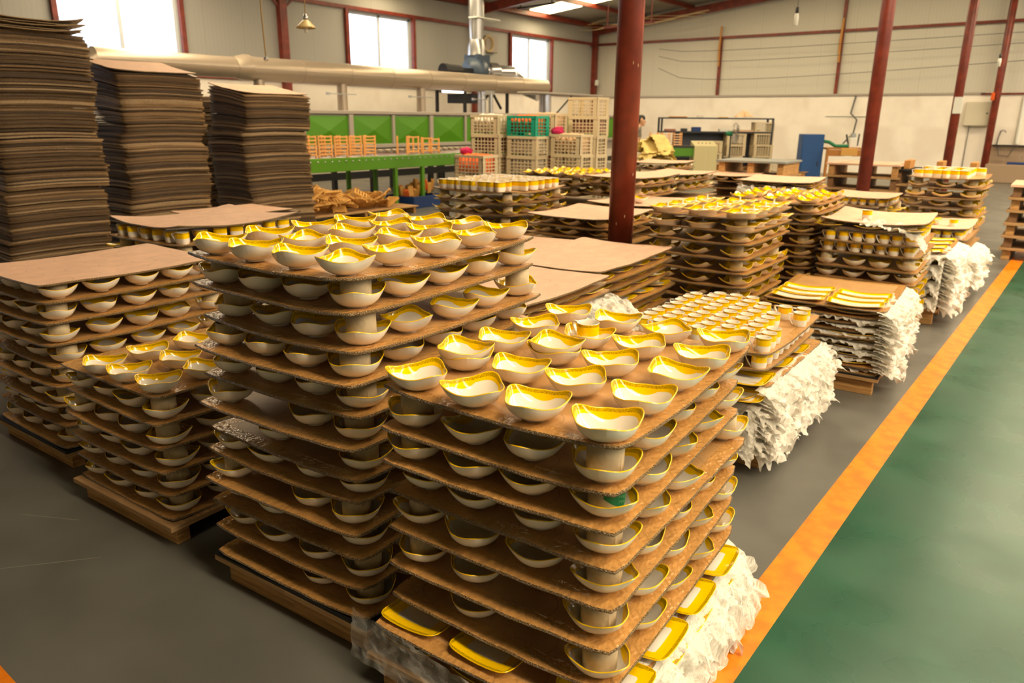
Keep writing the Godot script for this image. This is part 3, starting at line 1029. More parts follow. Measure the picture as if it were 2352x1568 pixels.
	for side in [-1, 1]:
		var b := Basis(Vector3(0, 0, 1), ang * -side)
		var cx: float = RX + side * half / 2
		s = st()
		box(s, Vector3.ZERO, Vector3(half / cos(ang) + 0.3, 0.1, FZ - BZ + 0.4))
		var ce := struct_("ceiling", done(s), M.ceiling_panel, "grey ribbed roof sheeting, %s slope" % ("window side" if side < 0 else "aisle side"), self, Transform3D(b, Vector3(cx, roof_y(cx) + 0.09, (FZ + BZ) / 2)))
		for k in 8:
			struct_("purlin", box_mesh(Vector3(0.07, 0.14, FZ - BZ)), M.red_steel, "", ce, P(-half / 2 + 0.2 + k * (half - 0.4) / 7, -0.15, 0))
		for z in [-4.95, -12.04, -19.2, -26.2]:
			struct_("rafter", box_mesh(Vector3(half, 0.26, 0.12)), M.red_steel, "", ce, P(0, -0.33, z - (FZ + BZ) / 2))
	for a in SKYLIGHTS_AND_FILL:
		var x0: float = a[1]
		var x1: float = a[2]
		var cx: float = (x0 + x1) / 2
		var sg := -1.0 if cx < RX else 1.0
		var b := Basis(Vector3(0, 0, 1), ang * -sg)
		var sk := struct_("ceiling_light_panel", box_mesh(Vector3(x1 - x0, 0.02, 1.15)), M.skylight, "bright translucent roof panel between the purlins, in a row partly added for light", self, Transform3D(b, Vector3(cx, roof_y(cx) + 0.025, a[0])))
		sk.name = "ceiling_window_panel" if sk.name == "ceiling_light_panel" else sk.name
		var l := AreaLight3D.new()
		l.name = numbered("skylight_lamp")
		l.area_size = Vector2(x1 - x0, 1.15)
		l.light_color = Color(1.0, 0.915, 0.80)
		l.light_energy = a[3]
		l.shadow_enabled = true
		l.transform = Transform3D(b * Basis(Vector3.RIGHT, -PI / 2), Vector3(cx, roof_y(cx) - 0.27, a[0]))
		l.set("area_range", 40.0)
		add_child(l)
	# round red columns under the ridge
	for a in [[-2.97, -5.24, "nearest round red column, scuffed paint, beside the big cardboard lid"], [-2.97, -12.78, "second round red column, standing before stacked pallets"], [-2.97, -20.3, "third round red column with a small switch box"], [-2.86, -26.1, "round red column nearest the far wall and sink"]]:
		s = st()
		lathe(s, [Vector2(0, 0), Vector2(0.098, 0.0), Vector2(0.098, roof_y(RX) - 0.1), Vector2(0, roof_y(RX) - 0.1)], 32)
		var col := struct_("pillar", done(s), M.red_steel, a[2], self, P(a[0], 0, a[1]))
		struct_("base_plate", box_mesh(Vector3(0.3, 0.015, 0.3)), M.red_steel, "", col, P(0, 0.0075, 0))
		if a[1] > -6:
			rng.seed = 5
			for k in 7:
				var an := rng.randf_range(-0.6, 2.0)
				s = st()
				var hh := rng.randf_range(0.8, 2.3)
				grid(s, 3, 2, func(u, v):
					var aa: float = an + (u - 0.5) * 0.06
					return Vector3(sin(aa) * 0.0985, hh + (v - 0.5) * rng.randf_range(0.01, 0.03), cos(aa) * 0.0985))
				struct_("paint_chip", done(s), M.red_paint_chip, "", col)

# ---------------------------------------------------------------- all the stacks of ware
func build_stacks() -> void:
	var s := st()
	lathe(s, [Vector2(0.0, 0), Vector2(0.035, 0), Vector2(0.034, 0.012), Vector2(0.006, 0.014), Vector2(0.006, 0.034), Vector2(0.009, 0.040), Vector2(0, 0.043)], 14)
	ME.post = done(s)
	# nearest stack: soup bowls on trays, square plates at the foot
	stack({name = "nearest bowl stack", x = -0.73, z = -1.345, yaw = 4.0, w = 0.72, d = 0.95, nc = 4, nr = 5, hs = [0.940, 0.832, 0.742, 0.636, 0.528, 0.416, 0.304], kinds = ["bowl"], deep_rows = 2, green = [[2, 3, 0], [2, 0, 0]], mx = 0.075, mz = 0.062,
		skip = func(i, c, r): return (i == 5 and c == 2 and r == 0) or (i == 6 and c in [0, 2] and r == 0) or (i == 3 and c == 3 and r == 3)})
	var x1 := P(-0.73, 0, -1.345, deg_to_rad(4))
	put_dish("bowl", x1 * P(-0.645, 0.940 + 0.019, -0.27, 0.5), "bowl nested inside another, second row from front, top tray of nearest bowl stack", "bowls of the nearest bowl stack")
	put_dish("bowl", x1 * P(-0.455, 0.940 + 0.019, -0.475, 2.4), "bowl nested inside another, third row from front, top tray of nearest bowl stack", "bowls of the nearest bowl stack")
	put_mug("round", x1 * P(-0.455, 0.940 + 0.0105, -0.682, PI * 0.92), "white and yellow mug standing in a bowl on top of nearest bowl stack", "")
	for k in 3:
		var h: float = [0.232, 0.166, 0.128][k]
		put_tray(x1 * P([0.02, 0.01, 0.0][k], 0, [0.06, 0.05, 0.03][k], deg_to_rad([0.5, -1.0, 0.8][k])), h, 0.75, 1.0, 3 + k, "brown film-edged cardboard, %s one under the square plates, nearest bowl stack" % ["upper", "middle", "lowest"][k], "cardboard trays of the nearest bowl stack")
	for r in 4:
		put_dish("plate", x1 * P(-0.075 + 0.02, 0.232, -0.10 - r * 0.235, rng.randf_range(-0.06, 0.06)), "flat square plate, %s from front on aisle side, foot of nearest bowl stack" % ORD[r], "flat plates at the foot of the nearest bowl stack")
		put_dish("plate", x1 * P(-0.075 + 0.02, 0.166, -0.10 - r * 0.235, rng.randf_range(-0.06, 0.06)), "flat square plate, %s from front, lower layer on aisle side of nearest stack" % ORD[r], "flat plates at the foot of the nearest bowl stack")
	for c in 2:
		put_dish("plate", x1 * P(-0.63 + c * 0.255, 0.232, -0.06, rng.randf_range(-0.05, 0.1)), "flat square plate, %s from left on front edge, foot of nearest bowl stack" % ORD[c], "flat plates at the foot of the nearest bowl stack")
		put_dish("plate", x1 * P(-0.63 + c * 0.255, 0.166, -0.06, rng.randf_range(-0.05, 0.1)), "flat square plate, %s from left, lower layer at front of nearest bowl stack" % ORD[c], "flat plates at the foot of the nearest bowl stack")
	put_tube(x1 * P(-0.62, 0.24, -0.13), 0.054, "cardboard tube standing on the square plate at front, nearest bowl stack", "tubes of the nearest bowl stack")
	put_tube(x1 * P(-0.10, 0.24, -0.80), 0.054, "cardboard tube standing on the rear square plate, nearest bowl stack", "tubes of the nearest bowl stack")
	pallet(x1 * P(0.03, 0, 0.05), 0.78, 1.0, 0.118, "wooden pallet under the nearest bowl stack", false, false)
	film_wrap(x1 * P(0.03, 0, 0.02), 0.72, 1.0, [0.232, 0.166, 0.13], "crumpled white plastic film along the foot of the nearest bowl stack", 0.0, 0.07, 0.14)
	drape("plastic_wrap", "torn clear plastic film hanging from the front corner of the nearest bowl stack", x1, 0.9, 0.3, 77, func(u, v): return Vector3(-0.80 + u * 0.70, 0.262 - 0.15 * v - 0.07 * u + 0.05 * u * v, 0.075 + 0.02 * v + 0.02 * u), M.wrap_clear, 0.6)
	# tallest stack behind it on the left
	stack({name = "tallest bowl stack", x = -1.575, z = -1.305, yaw = 4.0, w = 0.735, d = 0.96, nc = 4, nr = 5, hs = [1.218, 1.118, 1.002, 0.914, 0.812, 0.710, 0.603, 0.522, 0.428, 0.339, 0.230, 0.138], kinds = ["bowl"], deep_rows = 3, curl = 0.012, sag = 0.006, pallet = [0.126, true, true], mx = 0.078, mz = 0.075,
		skip = func(i, c, r): return (i == 6 and c in [0, 2] and r == 0) or (i == 9 and c == 2 and r == 0) or (i == 11 and c in [0, 1] and r == 0) or (i in [5, 8] and c == 1 and r == 0)})
	# short stack
	stack({name = "short bowl stack", x = -2.65, z = -1.255, yaw = 3.6, w = 0.72, d = 0.93, nc = 4, nr = 5, hs = [0.634, 0.530, 0.416, 0.318, 0.212, 0.112], kinds = ["bowl"], curl = 0.004, pallet = [0.102, false, true], mx = 0.07, mz = 0.06,
		skip = func(i, c, r): return (i == 0 and c == 0) or (i == 0 and r == 4 and c == 1)})
	# lidded stack beyond
	stack({name = "lidded bowl stack", x = -3.69, z = -1.30, yaw = 2.5, w = 0.74, d = 0.93, nc = 4, nr = 5, hs = [0.906, 0.824, 0.724, 0.616, 0.515, 0.415, 0.315, 0.212, 0.116], kinds = ["", "bowl"], lid = true, curl = 0.006, pallet = [0.106, true, true]})
	# lidded mug stack behind it
	stack({name = "lidded mug stack", x = -4.46, z = -2.40, yaw = 4.0, w = 0.80, d = 0.95, nc = 6, nr = 7, hs = [0.965, 0.872, 0.79, 0.70, 0.60, 0.50, 0.4, 0.3, 0.2, 0.118], kinds = ["", "mug3", "plate", "bowl", "bowl", "bowl", "", "", "", ""], lid = true, curl = 0.035, pallet = [0.108, false, true], grids = {plate = [3, 4], bowl = [4, 5]},
		skip = func(i, c, r): return i > 3})
	# mugs on top, wrapped plates below
	stack({name = "mug-topped wrapped stack", x = -1.10, z = -3.40, yaw = 2.0, w = 0.74, d = 0.93, nc = 7, nr = 9, hs = [0.585, 0.505], kinds = ["mug"], curl = 0.012, sag = 0.004, mx = 0.055, mz = 0.06,
		skip = func(i, c, r): return (i == 0 and ((c == 6 and r in [3, 4, 5]) or (c == 0 and r == 8) or (c >= 4 and r == 8) or (c == 5 and r == 6)))})
	var x4 := P(-1.08, 0, -3.40, deg_to_rad(2))
	for k in 6:
		put_tray(x4 * P(0.0, 0, 0.03 + k * 0.012), 0.440 - k * 0.052, 0.76, 0.98, k, "film-wrapped cardboard, %s layer of plates under the mugs" % ORD[k], "cardboard trays of the mug-topped wrapped stack")
		for r in 3:
			put_dish("platter" if k % 2 else "plate", x4 * P(-0.12, 0.440 - k * 0.052, -0.06 - r * 0.30 + 0.06 * (k % 2), rng.randf_range(-0.05, 0.05) + (PI / 2 if k % 2 else 0.0)), "plate, %s from front on aisle side, %s plate layer under the mugs" % [ORD[r], ORD[k]], "plates of the mug-topped wrapped stack")
	put_dish("plate", x4 * P(-0.11, 0.452, 0.02, 0.0), "large square plate sticking out in front under the mugs", "plates of the mug-topped wrapped stack")
	put_dish("plate", x4 * P(-0.10, 0.392, 0.09, 0.05), "large square plate sticking out in front, one layer lower under the mugs", "plates of the mug-topped wrapped stack")
	pallet(x4, 0.76, 0.98, 0.115, "wooden pallet under the mug-topped wrapped stack", false, true)
	film_wrap(x4 * P(0.02, 0, 0.10), 0.76, 1.05, [0.44, 0.40, 0.36, 0.32, 0.28, 0.24, 0.20, 0.165], "ruffled white plastic film bulging from the mug-topped wrapped stack", 0.0, 0.075, 0.09)
	film_wrap(x4 * P(0.0, 0, 0.13), 0.76, 0.5, [0.36, 0.31, 0.26, 0.21, 0.16], "ruffled white plastic film at front of the mug-topped wrapped stack", 0.5, 0.05, 0.10)
	# oblong platters on top, wrapped
	var x5 := P(-0.90, 0, -4.86, deg_to_rad(4))
	stack({name = "platter-topped wrapped stack", x = -0.90, z = -4.86, yaw = 4.0, w = 0.74, d = 0.93, nc = 2, nr = 6, hs = [0.540, 0.494, 0.450, 0.405, 0.36, 0.316, 0.272, 0.228, 0.184, 0.142], kinds = ["platter"], curl = 0.008, mx = 0.19, mz = 0.10, pallet = [0.132, true, true],
		skip = func(i, c, r): return (i == 0 and r > 2) or (i > 0 and r > 3)})
	film_wrap(x5 * P(0.01, 0, 0.03), 0.74, 0.97, [0.54, 0.494, 0.45, 0.405, 0.36, 0.316, 0.272, 0.228, 0.184], "ruffled white plastic film along the platter-topped wrapped stack", 0.0, 0.085, 0.08)
	film_wrap(x5 * P(0.0, 0, 0.0), 0.74, 0.4, [0.48, 0.43, 0.38, 0.33, 0.28, 0.23, 0.18], "thin plastic film at front of the platter-topped wrapped stack", 0.74, 0.012, 0.025)
	# mugs and bowls under a lid
	stack({name = "mug-and-bowl stack", x = -0.985, z = -6.17, yaw = 3.3, w = 0.73, d = 0.93, nc = 7, nr = 7, hs = [0.918, 0.866, 0.762, 0.678, 0.568, 0.474, 0.372, 0.27, 0.19, 0.125], kinds = ["", "plate", "mug", "mug", "bowl", "bowl", "deep", "deep", "deep", "deep"], lid = true, curl = 0.02, sag = 0.006, pallet = [0.115, false, true], grids = {plate = [3, 4], bowl = [4, 5], deep = [3, 4]}})
	var x6 := P(-0.985, 0, -6.17, deg_to_rad(3.3))
	put_mug("round", x6 * P(-0.42, 0.92, -0.20, 1.2), "single mug standing on the lid of the mug-and-bowl stack", "")
	drape("plastic_wrap", "thin plastic film trailing over the lid edge of the mug-and-bowl stack", x6, 0.6, 0.35, 31, func(u, v): return Vector3(-0.42 + u * 0.46, 0.925 - 0.03 * v - 0.16 * pow(u, 4.0) , -0.10 + 0.14 * v))
	# low wrapped stack behind
	stack({name = "low wrapped plate stack", x = -0.93, z = -7.02, yaw = 2.0, w = 0.74, d = 0.95, nc = 2, nr = 4, hs = [0.60, 0.55, 0.50, 0.45, 0.40, 0.35, 0.30, 0.25, 0.20, 0.15], kinds = ["platter"], curl = 0.02, mx = 0.19, pallet = [0.14, false, true], skip = func(i, c, r): return i > 1})
	film_wrap(P(-0.92, 0, -7.0, 0.03), 0.74, 1.0, [0.60, 0.555, 0.51, 0.465, 0.42, 0.375, 0.33, 0.285, 0.24, 0.195], "ruffled white plastic film along the low wrapped plate stack", 0.45, 0.11, 0.10)
	stack({name = "low lidded mug stack", x = -0.92, z = -8.12, yaw = 2.0, w = 0.74, d = 0.95, nc = 7, nr = 7, hs = [0.685, 0.59, 0.495, 0.44, 0.36, 0.28, 0.2, 0.14], kinds = ["", "mug", "mug", "", "", "", "", ""], lid = true, pallet = [0.13, false, true], skip = func(i, c, r): return i == 2 and r > 0 or c < 4})
	put_mug("round", P(-1.08, 0.686, -8.35, 2.0), "single mug standing on the lid of the low lidded mug stack", "")
	put_dish("bowl", P(-1.27, 0.686, -8.42, 1.0), "single bowl standing on the lid of the low lidded mug stack", "")
	film_wrap(P(-0.90, 0, -8.10, 0.03), 0.74, 1.0, [0.47, 0.42, 0.37, 0.32, 0.27, 0.22], "ruffled white plastic film along the low lidded mug stack", 0.3, 0.12, 0.10)
	# tall stack near the pallets
	stack({name = "mug-crowned plate stack", mug_scale = 1.15, x = -0.99, z = -9.3, yaw = 1.5, w = 0.74, d = 0.93, nc = 3, nr = 4, hs = [1.075, 0.975, 0.875, 0.772, 0.672, 0.57, 0.47, 0.37, 0.27, 0.2, 0.13], kinds = ["mug3", "deep"], curl = 0.02, mx = 0.11, mz = 0.11, pallet = [0.12, false, true], grids = {mug3 = [7, 4]}, skip = func(i, c, r): return i > 6 or (i == 0 and r == 0 and c == 6) or (i == 0 and r in [1, 2] and c % 2 == 0)})
	# mug stack under a lid in the second row
	stack({name = "far lidded mug stack", x = -2.0, z = -9.9, yaw = 1.0, w = 0.74, d = 0.93, nc = 7, nr = 6, hs = [0.765, 0.675, 0.57, 0.45, 0.34, 0.22, 0.13], kinds = ["", "mug", "plate", "", "", "", ""], lid = true, grids = {plate = [3, 4]}, mx = 0.06, pallet = [0.12, false, true], curl = 0.01})
	for c in 3:
		put_dish("platter", P(-2.50 + c * 0.26, 0.585 - 0.02 * (c % 2), -9.66, 0.3), "platter, %s from left, sticking out before the far lidded mug stack" % ORD[c], "platters before the far lidded mug stack")
	# divided dishes over deep plates
	stack({name = "divided-dish stack", x = -1.82, z = -4.96, yaw = 2.0, w = 0.76, d = 0.95, nc = 3, nr = 4, hs = [1.012, 0.925, 0.835, 0.735, 0.634, 0.540, 0.44, 0.34, 0.24, 0.14], kinds = ["divided", "divided", "deep"], mx = 0.11, mz = 0.11, pallet = [0.13, false, true], curl = 0.01})
	stack({name = "rear deep-plate stack", x = -1.74, z = -6.16, yaw = 2.0, w = 0.74, d = 0.95, nc = 3, nr = 4, hs = [1.015, 0.94, 0.86, 0.78, 0.69, 0.60, 0.51, 0.42, 0.33, 0.24, 0.14], kinds = ["deep"], mx = 0.11, mz = 0.11, pallet = [0.13, false, true], curl = 0.01, skip = func(i, c, r): return (i > 0 and c < 2) or i > 7})
	# big lid over flat plates
	stack({name = "broad-lid plate stack", x = -2.21, z = -3.70, yaw = 4.5, w = 0.72, d = 1.12, nc = 3, nr = 4, hs = [0.790, 0.724, 0.662, 0.602, 0.540, 0.48, 0.42, 0.36, 0.30, 0.24, 0.18, 0.125], kinds = ["", "plate"], lid = true, curl = 0.012, mx = 0.13, mz = 0.14, pallet = [0.115, false, true]})
	stack({name = "low-lid wrapped stack", x = -1.93, z = -2.47, yaw = 3.0, w = 0.74, d = 0.95, nc = 3, nr = 4, hs = [0.845, 0.808, 0.77, 0.70, 0.60, 0.5, 0.4, 0.3, 0.2, 0.13], kinds = ["", "plate", "plate", "", "", "", "", "", "", ""], lid = true, curl = 0.012, mx = 0.13, mz = 0.14, pallet = [0.12, false, true]})
	drape("plastic_wrap", "large crumpled white plastic bag hanging down beside the low-lid wrapped stack", P(-1.93, 0, -2.47, deg_to_rad(3)), 1.2, 0.8, 52, func(u, v): return Vector3(-0.10 + 0.22 * sin(minf(v * 2.0, 1.4)) + 0.10 * v + 0.05 * u, 0.752 - 0.02 * u - 0.52 * pow(v, 1.7) * (1.0 - 0.2 * u), 0.02 - u * (1.04 + 0.10 * v)))
	stack({name = "hidden-lid stack", x = -3.02, z = -3.85, yaw = 4.0, w = 0.74, d = 0.95, nc = 3, nr = 4, hs = [0.76, 0.70, 0.60, 0.5, 0.4, 0.3, 0.2, 0.13], kinds = ["", "deep", "", "", "", "", "", ""], lid = true, pallet = [0.12, false, true], curl = 0.008})
	stack({name = "column-side plate stack", x = -3.11, z = -5.27, yaw = 4.0, w = 0.78, d = 0.93, nc = 3, nr = 4, hs = [0.862, 0.785, 0.71, 0.63, 0.54, 0.44, 0.34, 0.24, 0.14], kinds = ["", "deep"], lid = true, curl = 0.014, mx = 0.12, mz = 0.12, pallet = [0.13, false, true], skip = func(i, c, r): return i > 2})
	stack({name = "second column-side stack", x = -3.16, z = -6.30, yaw = 4.0, w = 0.78, d = 0.93, nc = 3, nr = 4, hs = [0.88, 0.80, 0.72, 0.62, 0.5, 0.4, 0.3, 0.2, 0.13], kinds = ["", "deep"], lid = true, curl = 0.014, mx = 0.12, mz = 0.12, pallet = [0.12, false, true], skip = func(i, c, r): return i > 1})
	put_dish("bowl", P(-3.50, 0.882, -6.50, 0.4), "single bowl standing on the sheet behind the nearest red column", "")
	stack({name = "box-mug stack", mug_scale = 1.22, x = -4.3, z = -5.52, yaw = 3.0, w = 0.95, d = 1.0, nc = 9, nr = 7, hs = [0.985, 0.878, 0.775, 0.665, 0.56, 0.45, 0.34, 0.23, 0.14], kinds = ["mug3", "deep"], curl = 0.02, sag = 0.012, mx = 0.09, mz = 0.08, pallet = [0.13, false, true], grids = {deep = [4, 4]}, skip = func(i, c, r): return (i == 0 and c == 8 and r < 2) or i > 3})
	stack({name = "low dish-topped stack", x = -4.52, z = -7.0, yaw = 2.0, w = 0.80, d = 0.95, nc = 4, nr = 5, hs = [1.035, 0.94, 0.84, 0.73, 0.62, 0.5, 0.4, 0.3, 0.2, 0.13], kinds = ["deep"], curl = 0.01, mx = 0.10, mz = 0.10, pallet = [0.12, false, true], skip = func(i, c, r): return i > 2})
	stack({name = "lidded deep-plate stack", x = -3.72, z = -6.98, yaw = 2.0, w = 0.72, d = 0.93, nc = 3, nr = 4, hs = [1.068, 0.985, 0.88, 0.77, 0.66, 0.55, 0.44, 0.33, 0.22, 0.13], kinds = ["", "deep"], lid = true, curl = 0.01, mx = 0.11, mz = 0.11, pallet = [0.12, false, true], skip = func(i, c, r): return i > 2})
	stack({name = "second lidded deep-plate stack", x = -3.98, z = -8.55, yaw = 0.0, w = 0.72, d = 0.93, nc = 3, nr = 4, hs = [1.01, 0.93, 0.83, 0.73, 0.6, 0.5, 0.4, 0.3, 0.2, 0.13], kinds = ["", "deep"], lid = true, curl = 0.012, mx = 0.11, mz = 0.11, pallet = [0.12, false, true], skip = func(i, c, r): return i > 2})
	stack({name = "third lidded deep-plate stack", x = -4.0, z = -10.55, yaw = 4.0, w = 0.74, d = 0.93, nc = 3, nr = 4, hs = [0.89, 0.82, 0.72, 0.6, 0.5, 0.4, 0.3, 0.2, 0.13], kinds = ["", "deep"], lid = true, curl = 0.012, mx = 0.11, mz = 0.11, pallet = [0.12, false, true], skip = func(i, c, r): return i > 1})
	stack({name = "farthest lidded stack", x = -4.82, z = -10.0, yaw = 8.0, w = 0.74, d = 0.93, nc = 3, nr = 4, hs = [1.055, 0.965, 0.86, 0.75, 0.65, 0.5, 0.4, 0.3, 0.2, 0.13], kinds = ["", "deep"], lid = true, curl = 0.012, mx = 0.11, mz = 0.11, pallet = [0.12, false, true], skip = func(i, c, r): return i > 1})
	stack({name = "film-draped lidded stack", x = -2.25, z = -7.68, yaw = 8.0, w = 0.74, d = 0.95, nc = 3, nr = 4, hs = [1.065, 1.025, 0.98, 0.90, 0.80, 0.70, 0.6, 0.5, 0.4, 0.3, 0.2, 0.13], kinds = ["", "plate", "plate", "deep", "deep", "deep", "", "", "", "", "", ""], lid = true, curl = 0.01, mx = 0.12, mz = 0.12, pallet = [0.12, false, true]})
	drape("plastic_wrap", "greyish plastic sheet hanging off the film-draped lidded stack", P(-2.25, 0, -7.68, deg_to_rad(8)), 1.0, 0.6, 61, func(u, v): return Vector3(-0.70 + 0.82 * u, 1.02 - 0.02 * u - 0.13 * v * (0.5 + u), 0.05 - 0.25 * pow(u, 5.0) + 0.05 * v))

# ---------------------------------------------------------------- tall piles of loose cardboard
func cardboard_pile(x: Transform3D, w: float, d: float, h0: float, h1: float, seed_: int, label: String, group: String, singles: bool, tilt := 0.0) -> float:
	rng.seed = seed_
	var h := h0
	var ox := 0.0
	var oz := 0.0
	var tx := 0.0
	var tz := 0.0
	var ty := 0.0
	var yw := 0.0
	var xs := []
	var total := int((h1 - h0) / 0.0152)
	for i in total:
		if rng.randf() < 0.13:
			tx = rng.randf_range(-0.04, 0.04)
			tz = rng.randf_range(-0.045, 0.045)
			ty = rng.randf_range(-0.03, 0.03)
		ox = lerpf(ox, tx, 0.55)
		oz = lerpf(oz, tz, 0.55)
		yw = lerpf(yw, ty, 0.5)
		var lean := sin((h - h0) * 2.2 + seed_) * 0.03
		var t := 0.0145
		var k := clampf((i - (total - 34)) / 34.0, 0.0, 1.0)
		var a := P(ox + lean + rng.randf_range(-0.010, 0.010), h, oz + rng.randf_range(-0.010, 0.010) + lean, yw + rng.randf_range(-0.012, 0.012))
		if rng.randf() < 0.11: a = a * P(-0.035, 0, -0.035)      # a sheet pushed in leaves a dark slot
		if k > 0.0: a = a * Transform3D(Basis(Vector3(0, 0, 1), -tilt * k), Vector3())
		xs.append([a, rng.randi() % 6, rng.randi() % 6])
		h += t + (0.004 if rng.randf() < 0.10 else 0.0005)
	if singles:
		for q in xs:
			tag(inst("cardboard_sheet", sheet_mesh(w, d, 0.0145, q[1]), [M["sheet_%d" % q[2]], M["sheet_edge_%d" % q[2]]], self, x * q[0]), label, "cardboard", group)
		return h
	var am := ArrayMesh.new()
	var mats := []
	for c in 6:
		for e in 2:
			var s := st()
			var any := false
			for q in xs:
				if q[2] == c:
					s.append_from(sheet_mesh(w, d, 0.0145, q[1]), e, q[0])
					any = true
			if any:
				am = s.commit(am)
				mats.append(M[["sheet_%d", "sheet_edge_%d"][e] % c])
	var o := inst("cardboard_sheets", am, mats, self, x)
	tag(o, label, "cardboard", group, "stuff")
	return h

func build_piles() -> void:
	var spots := [
		[-8.0, -2.66, 0.93, 0.72, 2.38, 1, "brown cardboard sheet in the tallest pile at the frame edge", "sheets of the tallest cardboard pile", true],
		[-8.0, -3.83, 0.90, 0.72, 2.06, 2, "brown cardboard sheet in the second tall pile, below the barred window", "sheets of the second tall cardboard pile", true],
		[-9.15, -5.25, 0.90, 0.72, 1.86, 3, "brown cardboard sheets of the narrow pile seen between two tall ones", "", false],
		[-8.0, -5.26, 0.93, 0.70, 1.90, 4, "brown cardboard sheets of the tall pile beside the green conveyor", "", false]]
	for a in spots:
		var x := P(a[0], 0, a[1], deg_to_rad(2))
		pallet(x, a[3], a[2], 0.13, "wooden pallet under %s" % ["the tallest cardboard pile", "the second tall cardboard pile", "the narrow cardboard pile", "the tall cardboard pile by the conveyor"][a[5] - 1])
		var h := cardboard_pile(x, a[3], a[2], 0.131, a[4], a[5], a[6], a[7], a[8], [0.0, 0.19, 0.05, 0.17][a[5] - 1])
		if a[5] in [2, 4]:
			var o := inst("cardboard_tray", tray_mesh(a[3], a[2], 0.010, 11 + a[5], 0.012, 0.0), [M.card_lid, M.card_lid, M.film_edge], self, x * Transform3D(Basis(Vector3(0, 0, 1), -[0.0, 0.19, 0.0, 0.17][a[5] - 1]), Vector3(0, h + 0.004, 0)))
			tag(o, "pale cardboard sheet on top of the %s" % ("second tall pile" if a[5] == 2 else "pile by the conveyor"), "cardboard")
		if a[5] == 1:
			for k in 5:
				var o := inst("cardboard_tray", tray_mesh(a[3], a[2], 0.008, 21 + k, [0.03, -0.01, 0.04, 0.02, 0.05][k], 0.0), [M.sheet_1, M.sheet_0, M.sheet_edge_5], self, x * P([0.03, -0.01, 0.05, 0.02, 0.07][k], h + 0.003 + k * 0.021, [0.02, -0.02, 0.03, -0.03, 0.0][k], 0.02 * (k % 3 - 1)))
				tag(o, "warped brown sheet, %s from top, fanned out on the tallest pile" % ORD[4 - k], "cardboard")
	var xl := P(-6.4, 0, -3.78, deg_to_rad(2))
	pallet(xl, 0.72, 0.92, 0.12, "wooden pallet under the low cardboard pile")
	cardboard_pile(xl, 0.72, 0.92, 0.121, 0.73, 9, "brown cardboard sheets of the low pile before the tall ones", "", false)
	put_tray(xl, 0.752, 0.72, 0.92, 13, "pale cardboard sheet on top of the low pile", "", true, 0.005)

